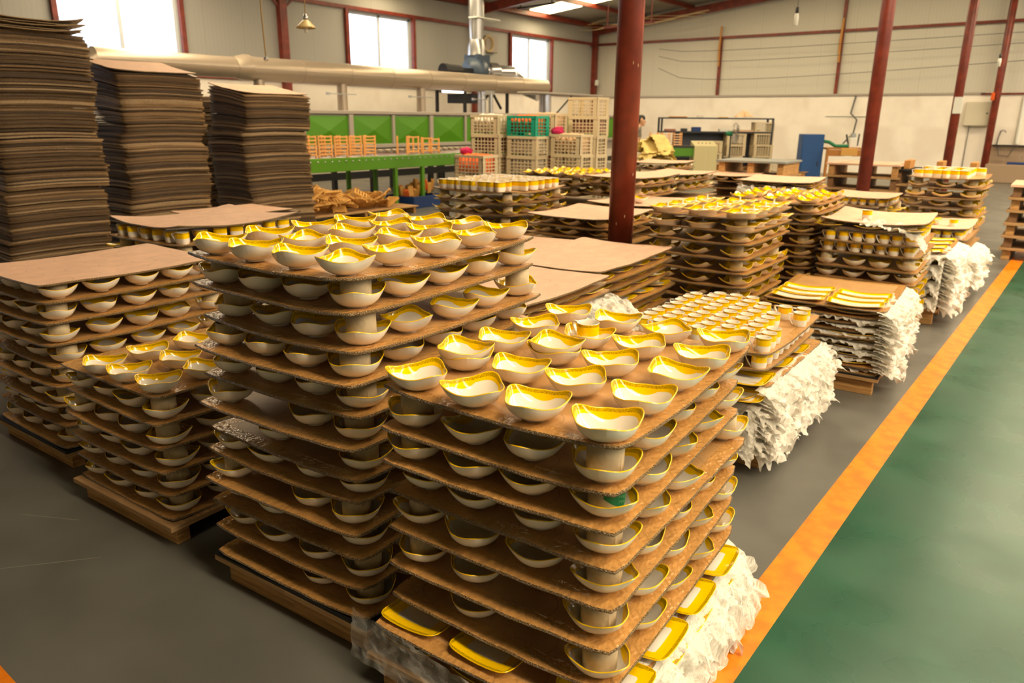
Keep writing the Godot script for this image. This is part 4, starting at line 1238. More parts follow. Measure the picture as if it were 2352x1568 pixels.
# ---------------------------------------------------------------- machines and things along the far side
func build_kiln() -> void:
	var X := -12.5
	var t := thing("kiln", "long tunnel kiln with green creased panels in a grey frame", "kiln", P(X, 0, -9.0))
	var L := 13.6
	var s := st()
	box(s, Vector3(-0.75, 1.25, -L / 2), Vector3(1.44, 0.96, L))
	inst("body", done(s), M.kiln_grey, t)
	inst("top_cap", box_mesh(Vector3(1.6, 0.07, L + 0.1), 0.01), M.kiln_grey, t, P(-0.75, 1.74, -L / 2))
	inst("lower_rail", box_mesh(Vector3(0.10, 0.08, L), 0.008), M.kiln_grey, t, P(0.02, 1.06, -L / 2))
	var z := 0.73
	var k := 0
	while z > -L + 1.0:
		var wide := 1.13
		s = st()
		# a shallow pyramid pressed into each panel
		var c := Vector3(0.055, 1.385, -wide / 2)
		var q := [Vector3(0.0, 1.10, 0), Vector3(0.0, 1.10, -wide), Vector3(0.0, 1.67, -wide), Vector3(0.0, 1.67, 0)]
		for j in 4: tri(s, q[j], q[(j + 1) % 4], c, Vector3(1, 0, 0))
		inst("panel", done(s), M.kiln_green, t, P(0.012, 0, z - 0.03))
		inst("frame_post", box_mesh(Vector3(0.09, 0.62, 0.07 if k % 2 else 0.11), 0.006), M.kiln_grey, t, P(0.02, 1.385, z))
		z -= 1.185
		k += 1
	for j in 8:
		var zz := -0.5 - j * 1.8
		inst("leg", box_mesh(Vector3(0.1, 0.78, 0.1)), M.dark_steel, t, P(-0.1, 0.39, zz))
		inst("leg", box_mesh(Vector3(0.1, 0.78, 0.1)), M.dark_steel, t, P(-1.4, 0.39, zz))
	inst("lower_beam", box_mesh(Vector3(0.08, 0.14, L)), M.dark_steel, t, P(0.1, 0.48, -L / 2))
	# roller conveyor in front
	var cx := -10.3
	var cv := thing("roller_conveyor", "green roller conveyor before the kiln, with pale rollers", "conveyor", P(cx, 0, -6.6))
	var CL := 9.0
	inst("side_beam", box_mesh(Vector3(0.05, 0.21, CL), 0.006), M.conveyor_green, cv, P(0, 0.862, -CL / 2))
	inst("top_flange", box_mesh(Vector3(0.12, 0.012, CL), 0.003), M.conveyor_green, cv, P(-0.04, 0.972, -CL / 2))
	inst("side_beam", box_mesh(Vector3(0.05, 0.21, CL), 0.006), M.conveyor_green, cv, P(-1.35, 0.862, -CL / 2))
	inst("deck", box_mesh(Vector3(1.3, 0.02, CL)), M.dark_steel, cv, P(-0.68, 0.80, -CL / 2))
	for j in 60:
		s = st()
		pipe(s, [Vector3(-0.08, 0, 0), Vector3(-1.3, 0, 0)], 0.026, 8)
		if not ME.has("roller"): ME.roller = done(s)
		inst("roller", ME.roller, M.brown_end if j % 2 else M.galvanised, cv, P(0, 0.955, -0.1 - j * 0.148))
		if not ME.has("bolt"):
			s = st()
			lathe(s, [Vector2(0, -0.006), Vector2(0.014, -0.006), Vector2(0.014, 0.006), Vector2(0, 0.006)], 8, Transform3D(Basis(Vector3(0, 0, 1), PI / 2), Vector3()))
			ME.bolt = done(s)
		inst("bolt", ME.bolt, M.galvanised, cv, P(0.028, 0.925, -0.1 - j * 0.148))
	for zz in [-0.4, -3.2, -3.9, -6.4, -8.6]:
		inst("leg", box_mesh(Vector3(0.07, 0.76, 0.07), 0.004), M.conveyor_green, cv, P(-0.02, 0.38, zz))
		inst("leg", box_mesh(Vector3(0.07, 0.76, 0.07), 0.004), M.conveyor_green, cv, P(-1.33, 0.38, zz))
		inst("stretcher", box_mesh(Vector3(1.3, 0.06, 0.05), 0.004), M.conveyor_green, cv, P(-0.68, 0.06, zz))
	inst("foot_rail", box_mesh(Vector3(0.06, 0.06, 0.7), 0.004), M.conveyor_green, cv, P(-0.02, 0.05, -3.55))
	# rows of pale ware travelling on the far rollers
	var lump := st()
	lathe(lump, [Vector2(0, 0), Vector2(0.035, 0), Vector2(0.055, 0.05), Vector2(0.058, 0.055), Vector2(0.05, 0.05), Vector2(0.03, 0.008), Vector2(0, 0.008)], 12)
	var lm := done(lump)
	for j in 46:
		for r in 2:
			var o := inst("cup", lm, M.ceramic_roller, self, P(cx - 0.95 - r * 0.2, 0.983, -6.8 - j * 0.185))
			tag(o, "pale unfired cup in the %s row riding on the rollers" % ["near", "far"][r], "cup", "pale cups riding on the conveyor, %s row" % ["near", "far"][r])
	# slatted wooden racks standing on the conveyor
	var racks := [[-10.55, -7.95, 0.27, 0.62], [-10.55, -8.28, 0.27, 0.62], [-10.55, -8.62, 0.27, 0.6], [-10.55, -8.95, 0.26, 0.6], [-10.55, -9.28, 0.26, 0.6], [-10.45, -10.25, 0.30, 0.42], [-10.5, -10.72, 0.24, 0.38], [-10.55, -11.0, 0.22, 0.36]]
	for i in racks.size():
		var a: Array = racks[i]
		var hh: float = [0.36, 0.36, 0.35, 0.35, 0.35, 0.33, 0.3, 0.28][i]
		var rk := thing("wooden_rack", "small slatted wooden rack, %s along the conveyor" % ORD[i], "rack", P(a[0], 0.984, a[1]), "slatted wooden racks on the conveyor")
		for q in [[0, 0], [0, 1], [1, 0], [1, 1]]:
			inst("upright", box_mesh(Vector3(0.025, hh, 0.03), 0.002), M.rack_wood, rk, P(-q[0] * 0.26, hh / 2, -q[1] * a[2]))
		for j in (6 if i < 5 else 3):
			var yy := 0.05 + j * (hh - 0.07) / (5.0 if i < 5 else 2.0)
			inst("slat", box_mesh(Vector3(0.012, 0.026, a[2]), 0.002), M.rack_wood, rk, P(0.01, yy, -a[2] / 2))
			inst("slat", box_mesh(Vector3(0.26, 0.016, 0.022), 0.002), M.rack_wood, rk, P(-0.13, yy, -a[2]))

func build_ducts() -> void:
	var s := st()
	var t := thing("extraction_duct", "long round metal duct running above the kiln", "duct", P(-13.0, 2.50, 0))
	pipe(s, [Vector3(0, 0, -5.9), Vector3(0, 0, -8.45)], 0.185, 28)
	inst("duct_section", done(s), M.duct_skin, t)
	s = st()
	pipe(s, [Vector3(0, 0, -8.4), Vector3(0, 0.01, -8.62), Vector3(0, 0.01, -8.7)], [0.19, 0.235, 0.235], 28)
	inst("reducer", done(s), M.duct_skin, t)
	for k in 8:
		s = st()
		pipe(s, [Vector3(0, 0, -8.68 - k * 1.19), Vector3(0, 0, -8.68 - (k + 1) * 1.19)], 0.215, 28)
		inst("duct_section", done(s), M.duct_skin, t)
		s = st()
		pipe(s, [Vector3(0, 0, -8.66 - k * 1.19), Vector3(0, 0, -8.70 - k * 1.19)], 0.221, 28)
		inst("seam", done(s), M.duct_skin, t)
	s = st()
	var ring := func(r, c): return Vector3(c, 0, 0)
	pipe(s, [Vector3(0, 0, -5.95), Vector3(0, -0.05, -5.80), Vector3(0, -0.2, -5.72), Vector3(0, -0.75, -5.72)], 0.185, 24)
	inst("elbow", done(s), M.duct_skin, t)
	for i in 4:
		var z: float = [-8.9, -10.9, -13.25, -15.46][i]
		var r := thing("riser_pipe", "vertical metal riser between kiln and duct, %s along the kiln" % ORD[i], "pipe", P(-13.0, 1.775, z), "risers under the long duct")
		s = st()
		pipe(s, [Vector3(0, 0, 0), Vector3(0, 0.56, 0)], 0.105, 20)
		inst("pipe_wall", done(s), M.duct_skin if i < 3 else M.galvanised, r)
		s = st()
		bar(s, Vector3(0.1, 0.33, 0.45), Vector3(0.1, 0.33, -0.3), 0.02, 0.02)
		box(s, Vector3(0.1, 0.33, 0.45), Vector3(0.04, 0.05, 0.08))
		inst("damper_handle", done(s), M.galvanised, r)
	# galvanised post with bracket, and the flat hood with its chimney
	var h := thing("exhaust_hood", "flat metal hood on a round pipe beside the crates", "hood", P(-12.6, 0, -17.7))
	s = st()
	pipe(s, [Vector3(0, 1.775, 0), Vector3(0, 2.28, 0)], 0.17, 20)
	inst("pipe_wall", done(s), M.silver, h)
	inst("plate", box_mesh(Vector3(0.5, 0.05, 3.6), 0.01), M.kiln_grey, h, P(0.1, 2.31, -0.7))
	s = st()
	bar(s, Vector3(0.15, 1.8, -0.35), Vector3(0.15, 2.28, -1.1), 0.03, 0.03)
	inst("brace", done(s), M.dark_steel, h)
	s = st()
	pipe(s, [Vector3(-0.3, 1.775, 2.0), Vector3(-0.3, 2.30, 2.0)], 0.06, 12)
	box(s, Vector3(-0.3, 2.28, 2.1), Vector3(0.1, 0.1, 0.4))
	inst("support_post", done(s), M.galvanised, h)
	# blower
	var b := thing("blower", "blue centrifugal blower with silver ducts and a tall stack", "fan", P(-14.2, 2.55, -16.6))
	s = st()
	lathe(s, [Vector2(0, -0.17), Vector2(0.36, -0.17), Vector2(0.36, 0.17), Vector2(0, 0.17)], 32, Transform3D(Basis(Vector3(1, 0, 0), PI / 2), Vector3(0, 0.32, 0)))
	box(s, Vector3(-0.05, 0.62, -0.15), Vector3(0.5, 0.28, 0.5))
	inst("housing", done(s), M.blue_steel, b)
	s = st()
	pipe(s, [Vector3(0, 0.30, 0.62), Vector3(0, 0.30, 1.2)], 0.15, 20)
	box(s, Vector3(0, 0.3, 0.4), Vector3(0.18, 0.18, 0.5))
	pipe(s, [Vector3(0, 0.30, 1.15), Vector3(0, 0.30, 1.3)], 0.165, 20)
	inst("motor", done(s), M.dark_steel, b)
	s = st()
	pipe(s, [Vector3(0, 0.32, -0.2), Vector3(0, 0.32, -0.45)], 0.22, 24)
	pipe(s, [Vector3(0, 0.33, -0.45), Vector3(0, 0.33, -0.85)], 0.27, 24)
	pipe(s, [Vector3(0, 0.32, -0.85), Vector3(0, 0.32, -1.65)], 0.23, 24)
	pipe(s, [Vector3(0, 0.36, -1.55), Vector3(0.2, -0.05, -2.1), Vector3(0.6, -0.2, -2.2)], 0.22, 24)
	inst("intake_duct", done(s), M.silver, b)
	s = st()
	pipe(s, [Vector3(-0.05, 0.74, -0.12), Vector3(-0.05, 0.95, -0.12), Vector3(-0.05, 1.15, -0.12)], [0.26, 0.24, 0.19], 24)
	pipe(s, [Vector3(-0.05, 1.12, -0.12), Vector3(-0.05, 1.7, -0.12), Vector3(-0.05, 3.2, -0.12)], [0.19, 0.21, 0.21], 24)
	inst("stack_pipe", done(s), M.galvanised, b)
	inst("bracket", box_mesh(Vector3(0.3, 0.03, 1.0)), M.white_plastic, b, P(0.1, 1.68, -0.3))
	# steel stand under the blower
	var fr := thing("steel_stand", "grey steel stand with shelves below the blower", "stand", P(-14.2, 0, -16.6))
	for q in [[-0.5, 1.0], [0.5, 1.0], [-0.5, -0.8], [0.5, -0.8]]:
		inst("leg", box_mesh(Vector3(0.07, 2.5, 0.07)), M.dark_steel, fr, P(q[0], 1.25, q[1]))
	inst("platform", box_mesh(Vector3(1.2, 0.06, 3.2)), M.dark_steel, fr, P(0, 2.5, -0.2))
	inst("drip_pan", box_mesh(Vector3(0.9, 0.24, 0.5)), M.rack_dark, fr, P(0.1, 2.15, 0.5))
	s = st()
	bar(s, Vector3(0.6, 2.45, 0.1), Vector3(0.6, 1.9, -0.4), 0.05, 0.05)
	bar(s, Vector3(0.6, 2.3, 0.1), Vector3(0.6, 2.05, 0.4), 0.05, 0.05)
	inst("brace", done(s), M.dark_steel, fr)
	# fluorescent tube hanging below the duct
	var lt := thing("tube_lamp", "lit white tube lamp hanging below the long duct", "lamp", P(-13.25, 2.27, -14.6))
	s = st()
	pipe(s, [Vector3(0, 0, 0.38), Vector3(0, 0, -0.42)], 0.022, 12)
	inst("glowing_tube", done(s), M.lamp_tube, lt)
	inst("end_cap", box_mesh(Vector3(0.05, 0.06, 0.04)), M.dark_steel, lt, P(0, 0, 0.41))
	inst("end_cap", box_mesh(Vector3(0.05, 0.06, 0.04)), M.dark_steel, lt, P(0, 0, -0.45))
	inst("batten", box_mesh(Vector3(0.06, 0.04, 0.9)), M.dark_steel, lt, P(0, 0.06, -0.02))
	var al := AreaLight3D.new()
	al.name = "tube_lamp_light"
	al.area_size = Vector2(0.8, 0.04)
	al.light_color = Color(0.92, 0.94, 1.0)
	al.light_energy = 0.25
	al.shadow_enabled = true
	al.transform = Transform3D(Basis(Vector3.UP, PI / 2) * Basis(Vector3.RIGHT, -PI / 2), Vector3(-13.25, 2.235, -14.62))
	add_child(al)
	# wall fan near the corner window
	var wf := thing("wall_fan", "square grey exhaust fan mounted high on the window wall", "fan", P(WX + 0.08, 3.92, -19.95))
	inst("fan_box", box_mesh(Vector3(0.16, 0.5, 0.62), 0.02), M.kiln_grey, wf)
	s = st()
	lathe(s, [Vector2(0.24, 0), Vector2(0.26, 0.04), Vector2(0.22, 0.07), Vector2(0.20, 0.0)], 24, Transform3D(Basis(Vector3(0, 0, 1), -PI / 2), Vector3(0.08, 0, 0.22)))
	inst("fan_ring", done(s), M.lamp_enamel, wf)
	tag(inst("socket_box", box_mesh(Vector3(0.1, 0.2, 0.12), 0.01), M.white_plastic, self, P(WX + 0.28, 3.0, -26.2)), "small white box on the red corner post", "switch box")
	# lamps
	var pl := thing("pendant_lamp", "enamel pendant lamp with a shallow flared shade, unlit", "lamp", P(-8.5, 2.74, -6.59))
	s = st()
	lathe(s, [Vector2(0.125, 0.0), Vector2(0.11, 0.025), Vector2(0.06, 0.075), Vector2(0.035, 0.10), Vector2(0.033, 0.10), Vector2(0.058, 0.070), Vector2(0.107, 0.02), Vector2(0.125, 0.0)], 28)
	inst("shade", done(s), M.lamp_enamel, pl)
	s = st()
	lathe(s, [Vector2(0, 0.09), Vector2(0.03, 0.09), Vector2(0.034, 0.13), Vector2(0.02, 0.17), Vector2(0, 0.175)], 16)
	inst("socket", done(s), M.galvanised, pl)
	s = st()
	lathe(s, [Vector2(0, -0.055), Vector2(0.022, -0.05), Vector2(0.026, -0.02), Vector2(0.02, 0.04), Vector2(0, 0.05)], 14)
	inst("bulb", done(s), M.white_plastic, pl)
	s = st()
	pipe(s, [Vector3(0, 0.17, 0), Vector3(0.01, 1.0, 0), Vector3(0, 3.1, 0)], 0.006, 6)
	inst("cord", done(s), M.cord, pl)
	var pc := thing("pull_cord", "hanging tan cord ending in a small glass bulb", "cord", P(-8.5, 2.33, -5.95))
	s = st()
	pipe(s, [Vector3(0, 0.03, 0), Vector3(-0.02, 0.5, 0.0), Vector3(-0.03, 3.6, 0)], 0.009, 6)
	inst("cord", done(s), M.cord, pc)
	s = st()
	lathe(s, [Vector2(0, -0.03), Vector2(0.03, -0.015), Vector2(0.03, 0.015), Vector2(0, 0.04)], 12)
	inst("bulb", done(s), M.galvanised, pc)
	for i in 2:
		var a: Array = [[-4.7, 3.22, -14.0, "hanging bulb holder high in the middle of the hall"], [-2.6, 2.98, -23.0, "white bulb hanging on a cable beside the last red column"]][i]
		var hb := thing("hanging_bulb", a[3], "lamp", P(a[0], a[1], a[2]))
		s = st()
		lathe(s, [Vector2(0, 0), Vector2(0.035, 0.01), Vector2(0.04, 0.14), Vector2(0.03, 0.20), Vector2(0, 0.20)], 14)
		inst("bulb", done(s), M.white_plastic, hb)
		s = st()
		lathe(s, [Vector2(0, 0.2), Vector2(0.03, 0.2), Vector2(0.028, 0.30), Vector2(0, 0.30)], 12)
		inst("socket", done(s), M.dark_steel, hb)
		s = st()
		pipe(s, [Vector3(0, 0.3, 0), Vector3(0.03, 1.0, 0), Vector3(0, 3.2, 0)], 0.006, 5)
		inst("cord", done(s), M.wire, hb)
	# hanging lamp frames under the roof
	for i in 2:
		var a: Array = [[-14.6, 4.95, -20.2, 0.9], [-11.1, 4.18, -20.0, 1.1]][i]
		var lf := thing("lamp_frame", ["hanging steel lamp frame under the bright roof panel", "hanging steel lamp frame beside the nearest red column"][i], "lamp frame", P(a[0], a[1], a[2]))
		s = st()
		bar(s, Vector3(-a[3], 0, 0), Vector3(0.5, 0.05, 0), 0.05, 0.05)
		bar(s, Vector3(-a[3] + 0.1, 0, 0), Vector3(-a[3] + 0.1, 0.6, 0), 0.03, 0.03)
		bar(s, Vector3(0.4, 0.05, 0), Vector3(0.4, 1.2 if i else 0.5, 0), 0.03, 0.03)
		inst("frame_bar", done(s), M.red_steel if i else M.dark_steel, lf)
	# coiled sheets tucked under the eave by the corner
	for k in 4:
		s = st()
		var kk := k
		grid(s, 24, 2, func(u, v): return Vector3(WX + 0.4 + u * 4.6, EAVE - 0.02 - 0.10 * kk + u * 0.1 + 0.04 * sin(u * 14 + kk), -25.6 + kk * 0.28 + v * 0.2), null)
		tag(inst("roof_sheet", done(s), M.lamp_enamel, self), "wavy strip of sheeting sagging under the roof near the corner", "sheeting", "wavy strips sagging by the corner")

func crate_mesh() -> void:
	# lattice side walls on a 0.52 x 0.36 x 0.30 crate
	var s := st()
	var W := 0.54
	var D := 0.37
	var H := 0.305
	for side in 4:
		var along := W if side < 2 else D
		var tr := Transform3D(Basis(Vector3.UP, PI / 2 * (0 if side == 0 else (2 if side == 1 else (1 if side == 2 else 3)))), Vector3()) * P(0, 0, (D if side < 2 else W) / 2)
		var n := 8 if side < 2 else 5
		for k in n + 1:
			var xx := lerpf(-along / 2, along / 2, float(k) / n)
			box(s, tr * Vector3(xx, H / 2, 0), Vector3(0.012, H, 0.012), tr.basis)
		for k in 6:
			var hh: float = [0.008, 0.055, 0.105, 0.155, 0.205, 0.285][k]
			box(s, tr * Vector3(0, hh, 0), Vector3(along, 0.014 if k < 5 else 0.04, 0.014 if k < 5 else 0.024), tr.basis)
		for e in [-1, 1]:
			box(s, tr * Vector3(e * (along / 2 - 0.03), H / 2, 0), Vector3(0.06, H, 0.010), tr.basis)
	box(s, Vector3(0, 0.008, 0), Vector3(W, 0.012, D))
	ME.crate = done(s)
	for k in 3:
		s = st()
		var n := FastNoiseLite.new()
		n.seed = 70 + k
		n.frequency = 6.0
		grid(s, 16, 12, func(u, v):
			var p := Vector3((u - 0.5) * 0.50, 0.30, (v - 0.5) * 0.33)
			var e := minf(minf(u, 1 - u), minf(v, 1 - v))
			return p + Vector3(0.03 * n.get_noise_2d(p.x * 2, p.z * 2 + 5), 0.05 * absf(n.get_noise_2d(p.x * 3, p.z * 3)) + 0.03 * sin(u * PI) - (0.27 if e <= 0.0 else 0.0), 0.03 * n.get_noise_2d(p.x * 2 + 9, p.z * 2)))
		ME["fill_%d" % k] = done(s)

func put_crate(x: float, y: float, z: float, yaw: float, label: String, color: String, fill: String, k: int) -> void:
	var at := P(x, y, z, deg_to_rad(yaw))
	var t := thing("plastic_crate", label, "crate", at)
	inst("lattice", ME.crate, M[color], t)
	if fill:
		inst("packing", ME["fill_%d" % (k % 3)], M[fill], t, Transform3D(Basis().scaled(Vector3(1, 0.93, 1)), Vector3(0, 0.0, 0)))

func build_crates() -> void:
	crate_mesh()
	# columns of stacked crates before the kiln: centre, number stacked, name, fills from the top
	var cols := [
		[-7.62, -8.93, 4, "low front crate pile", 2.0, ["paper_orange", "clay", "", ""], -0.305 * 4 + 1.115],
		[-7.98, -9.72, 6, "crate pile with white packing on top", 2.0, ["paper_white", "clay", "paper_fill", "", "", ""], -0.305 * 6 + 1.70],
		[-7.32, -9.83, 6, "crate pile with the teal crate", 2.0, ["paper_orange", "paper_white", "paper_white", "", "", ""], -0.305 * 6 + 1.69],
		[-7.42, -10.50, 6, "crate pile half hidden behind the teal one", 2.0, ["paper_fill", "", "paper_pink", "", "", ""], -0.305 * 6 + 1.73],
		[-6.72, -10.18, 5, "crate pile with pink cloth beside the red column", 2.0, ["paper_fill", "", "", "", ""], -0.305 * 5 + 1.42],
		[-6.95, -11.0, 7, "tallest crate pile beside the red column", 2.0, ["", "clay", "", "", "", "", ""], -0.305 * 7 + 1.99]]
	for a in cols:
		var top: float = a[6] + a[2] * 0.305
		var n := int(top / 0.305)
		var base := top - n * 0.305
		if base > 0.03: pallet(P(a[0] + 0.27, 0, a[1] + 0.19, 0.03), 0.54, 0.37, base, "wooden base under the " + a[3])
		for k in n:
			put_crate(a[0] + (0.012 if k % 2 else 0.0), base + (n - 1 - k) * 0.305, a[1], a[4] + 1.5 * (k % 3 - 1), "%s crate, %s from top, %s" % ["teal plastic" if (a[3].contains("teal crate") and k == 0) else "beige", ORD[k], a[3]], "crate_teal" if (a[3].contains("teal crate") and k == 0) else "crate_beige", a[5][mini(k, a[5].size() - 1)], k)
	for q in [[-7.05, 1.44, -10.28, "paper_pink", "bright pink crumpled cloth lying on a crate by the tall pile"], [-7.85, 1.13, -8.95, "paper_pink", "pink crumpled cloth on the low front crate pile"], [-6.95, 1.43, -10.1, "paper_pink", "dark pink cloth end beside the crate pile"]]:
		var n := FastNoiseLite.new()
		n.seed = int(q[0] * -100)
		n.frequency = 9.0
		var s := st()
		grid(s, 14, 10, func(u, v):
			var d := Vector3(sin(v * PI) * cos(u * TAU), cos(v * PI), -sin(v * PI) * sin(u * TAU))
			return d * Vector3(0.10, 0.06, 0.09) * (1.0 + 0.5 * n.get_noise_3dv(d * 0.2)))
		tag(inst("crumpled_cloth", done(s), M[q[3]], self, P(q[0], q[1] + 0.03, q[2])), q[4], "cloth")
	# crates by the far wall
	var far := [[-8.05, 1.37, -22.1, 0], [-8.05, 1.06, -22.1, 1], [-8.0, 0.75, -22.0, 2], [-8.0, 0.44, -22.0, 3], [-8.65, 1.05, -21.6, 4], [-8.65, 0.74, -21.6, 5], [-8.7, 0.43, -21.6, 6], [-9.05, 0.85, -20.9, 7], [-9.05, 0.53, -20.9, 8], [-6.95, 0.42, -20.4, 9], [-6.95, 0.11, -20.4, 10], [-6.7, 0.42, -21.2, 11]]
	var names := ["topmost in the far wall pile", "second from top in the far wall pile", "third from top in the far wall pile", "fourth from top in the far wall pile", "top of the pile beside the standing fan", "second in the pile beside the standing fan", "third in the pile beside the standing fan", "tilted on the pile behind the fan stem", "under the tilted one behind the fan", "upper one before the blue cabinet", "lower one before the blue cabinet", "close beside the blue cabinet"]
	for a in far:
		var tt := P(a[0], a[1] - 0.305 * 0.3, a[2], deg_to_rad(38))
		put_crate(a[0], a[1] - 0.07, a[2], 36 + a[3] * 3 % 9, "beige lattice crate, " + names[a[3]], "crate_beige", "paper_white" if a[3] in [4, 9] else "", a[3])
	for a in [[-8.05, -22.1, 0.37], [-8.65, -21.6, 0.36], [-9.05, -20.9, 0.46], [-6.95, -20.4, 0.04], [-6.7, -21.2, 0.35]]:
		pallet(P(a[0] + 0.35, 0, a[1] + 0.3, 0.0), 0.7, 0.6, maxf(a[2], 0.04), "wooden platform under the far crates at %s" % ["the wall", "the fan", "the tilted crate", "the blue cabinet front", "the blue cabinet side"][[0.37, 0.36, 0.46, 0.04, 0.35].find(a[2])])

func big_pallet(x: Transform3D, w: float, d: float, n: int, y0: float, label: String, top: String, hgt := 0.2) -> void:
	for k in n:
		var t := thing("pallet", "%s, %s from top" % [label, ORD[n - 1 - k]], "pallet", x * P(0, y0 + k * hgt, 0, 0.015 * (k % 3 - 1)))
		var m: Material = M[top] if k == n - 1 else M.ply
		inst("top_board", box_mesh(Vector3(w, 0.03, d), 0.003), m, t, P(-w / 2, hgt - 0.016, -d / 2))
		for i in 3:
			for j in 2:
				inst("block", box_mesh(Vector3(0.09, hgt - 0.032, 0.5 * d), 0.003), M.old_wood if k % 2 else M.pine, t, P(-0.08 - i * (w - 0.16) / 2, (hgt - 0.03) / 2, -0.04 - d * 0.25 - j * d * 0.45))

func build_far_things() -> void:
	var s := st()
	# empty pallets
	big_pallet(P(-3.72, 0, -11.3, deg_to_rad(3)), 1.05, 0.9, 5, 0.05, "empty pallet in the grey-topped pile", "grey_board", 0.205)
	big_pallet(P(-2.58, 0, -13.3, deg_to_rad(2)), 1.12, 1.0, 5, 0.0, "empty pallet in the pile behind the second red column", "card_lid", 0.2)
	big_pallet(P(-1.55, 0, -13.4, deg_to_rad(2)), 1.15, 1.0, 4, 0.05, "empty pallet in the pile with upturned blocks", "black_mat", 0.22)
	for k in 3:
		tag(inst("wood_block", box_mesh(Vector3(0.09, 0.13, 0.5), 0.004), M.bamboo, self, P(-2.56 + k * 0.46, 0.996, -13.85, deg_to_rad(3))), "orange wood block on the far pallet pile, %s from left" % ORD[k], "wood block")
	big_pallet(P(0.35, 0, -11.15, deg_to_rad(1)), 1.25, 1.0, 6, 0.0, "dark wooden pallet in the pile across the yellow line", "card_lid", 0.155)
	# control cabinet
	var t := thing("control_cabinet", "cream control cabinet with sloping top and round vent", "cabinet", P(-8.55, 0, -19.3, deg_to_rad(38)))
	s = st()
	var pr := [Vector2(-0.25, 0), Vector2(0.25, 0), Vector2(0.25, 1.0), Vector2(-0.25, 1.12)]
	for q in [-1, 1]:
		for k in [[0, 1, 2], [0, 2, 3]]:
			tri(s, Vector3(q * 0.3, pr[k[0]].y, pr[k[0]].x), Vector3(q * 0.3, pr[k[1]].y, pr[k[1]].x), Vector3(q * 0.3, pr[k[2]].y, pr[k[2]].x), Vector3(q, 0, 0))
	for k in 4:
		var a: Vector2 = pr[k]
		var b: Vector2 = pr[(k + 1) % 4]
		var nn := Vector3(0, -(b.x - a.x), b.y - a.y)
		for w in [[a, b, 0], [b, a, 1]]:
			tri(s, Vector3(-0.3 if w[2] == 0 else 0.3, w[0].y, w[0].x), Vector3(-0.3 if w[2] == 0 else 0.3, w[1].y, w[1].x), Vector3(0.3 if w[2] == 0 else -0.3, w[1].y, w[1].x), nn)
	inst("body", done(s), M.cream_cabinet, t)
	s = st()
	lathe(s, [Vector2(0, 0), Vector2(0.08, 0), Vector2(0.07, 0.015), Vector2(0, 0.01)], 20, Transform3D(Basis(Vector3(0, 0, 1), PI / 2), Vector3(-0.301, 0.82, 0)))
	inst("vent", done(s), M.dark_steel, t)
	for k in 4:
		s = st()
		lathe(s, [Vector2(0, 0), Vector2(0.016, 0), Vector2(0.014, 0.02), Vector2(0, 0.02)], 10)
		inst("button", done(s), [M.orange_plastic, M.hose_green, M.paper_pink, M.dark_steel][k], t, P(-0.15 + k * 0.1, 1.06, 0))
	inst("door_seam", box_mesh(Vector3(0.008, 0.9, 0.004)), M.box_cream, t, P(0.0, 0.5, 0.252))
	# green bench and what stands on it
	var gb := thing("work_bench", "green work bench behind the yellow foam sheets", "bench", P(-9.4, 0, -18.8, deg_to_rad(38)))
	inst("top", box_mesh(Vector3(1.6, 0.05, 0.6), 0.006), M.dark_steel, gb, P(0, 0.97, 0))
	inst("front_panel", box_mesh(Vector3(1.6, 0.22, 0.03), 0.006), M.conveyor_green, gb, P(0, 0.84, 0.28))
	for q in [-1, 1]:
		for e in [-1, 1]:
			inst("leg", box_mesh(Vector3(0.06, 0.95, 0.06)), M.conveyor_green, gb, P(q * 0.75, 0.475, e * 0.24))
	for k in 3:
		var rk := thing("wooden_rack", "slatted wooden rack of pale plates on the green bench, %s from left" % ORD[k], "rack", P(-9.65 + k * 0.24, 0.996, -18.55 - k * 0.2, deg_to_rad(38)))
		for q in [[-1, -1], [1, -1], [-1, 1], [1, 1]]:
			inst("upright", box_mesh(Vector3(0.02, 0.34, 0.02)), M.rack_wood, rk, P(q[0] * 0.1, 0.17, q[1] * 0.1))
		for j in 5:
			inst("shelf", box_mesh(Vector3(0.2, 0.012, 0.2)), M.paper_white, rk, P(0, 0.03 + j * 0.065, 0))
			inst("slat", box_mesh(Vector3(0.22, 0.018, 0.012)), M.rack_wood, rk, P(0, 0.02 + j * 0.065, 0.105))
	for k in 5:
		var kk := k
		drape("foam_sheet", "floppy pale yellow foam sheet, %s from top of the heap before the green bench" % ORD[4 - k], P(-8.2 + 0.05 * (k % 3 - 1), 0.71 + 0.03 * k, -15.9 + 0.06 * (k % 2), deg_to_rad(38 + 34 * k)), 0.9, 0.6, 91 + k, func(u, v): return Vector3((u - 0.5) * (0.95 - 0.08 * kk), 0.05 * kk + (0.16 + 0.02 * kk) * sin(u * PI) - 0.05 * absf(v - 0.5) + 0.05 * sin(u * 9 + kk), (v - 0.5) * 0.62), M.foam_yellow, 1.5)
	put_crate(-8.2, 0.40, -15.9, 38, "beige crate under the yellow foam sheets", "crate_beige", "", 0)
	put_crate(-8.2, 0.09, -15.9, 38, "lower beige crate under the yellow foam sheets", "crate_beige", "", 1)
	put_crate(-8.62, 0.62, -15.55, 38, "beige crate standing before the worker", "crate_beige", "paper_white", 2)
	put_crate(-8.62, 0.31, -15.55, 38, "lower beige crate standing before the worker", "crate_beige", "", 0)
	put_crate(-8.62, 0.0, -15.55, 38, "lowest beige crate standing before the worker", "crate_beige", "", 1)
	# dark shelf
	var sh := thing("shelf_rack", "dark steel shelf rack by the far wall", "shelf", P(-9.15, 0, -21.3, deg_to_rad(38)))
	for y in [1.70, 1.32, 0.6]:
		inst("shelf", box_mesh(Vector3(3.2, 0.04, 0.5)), M.rack_dark, sh, P(0, y, 0))
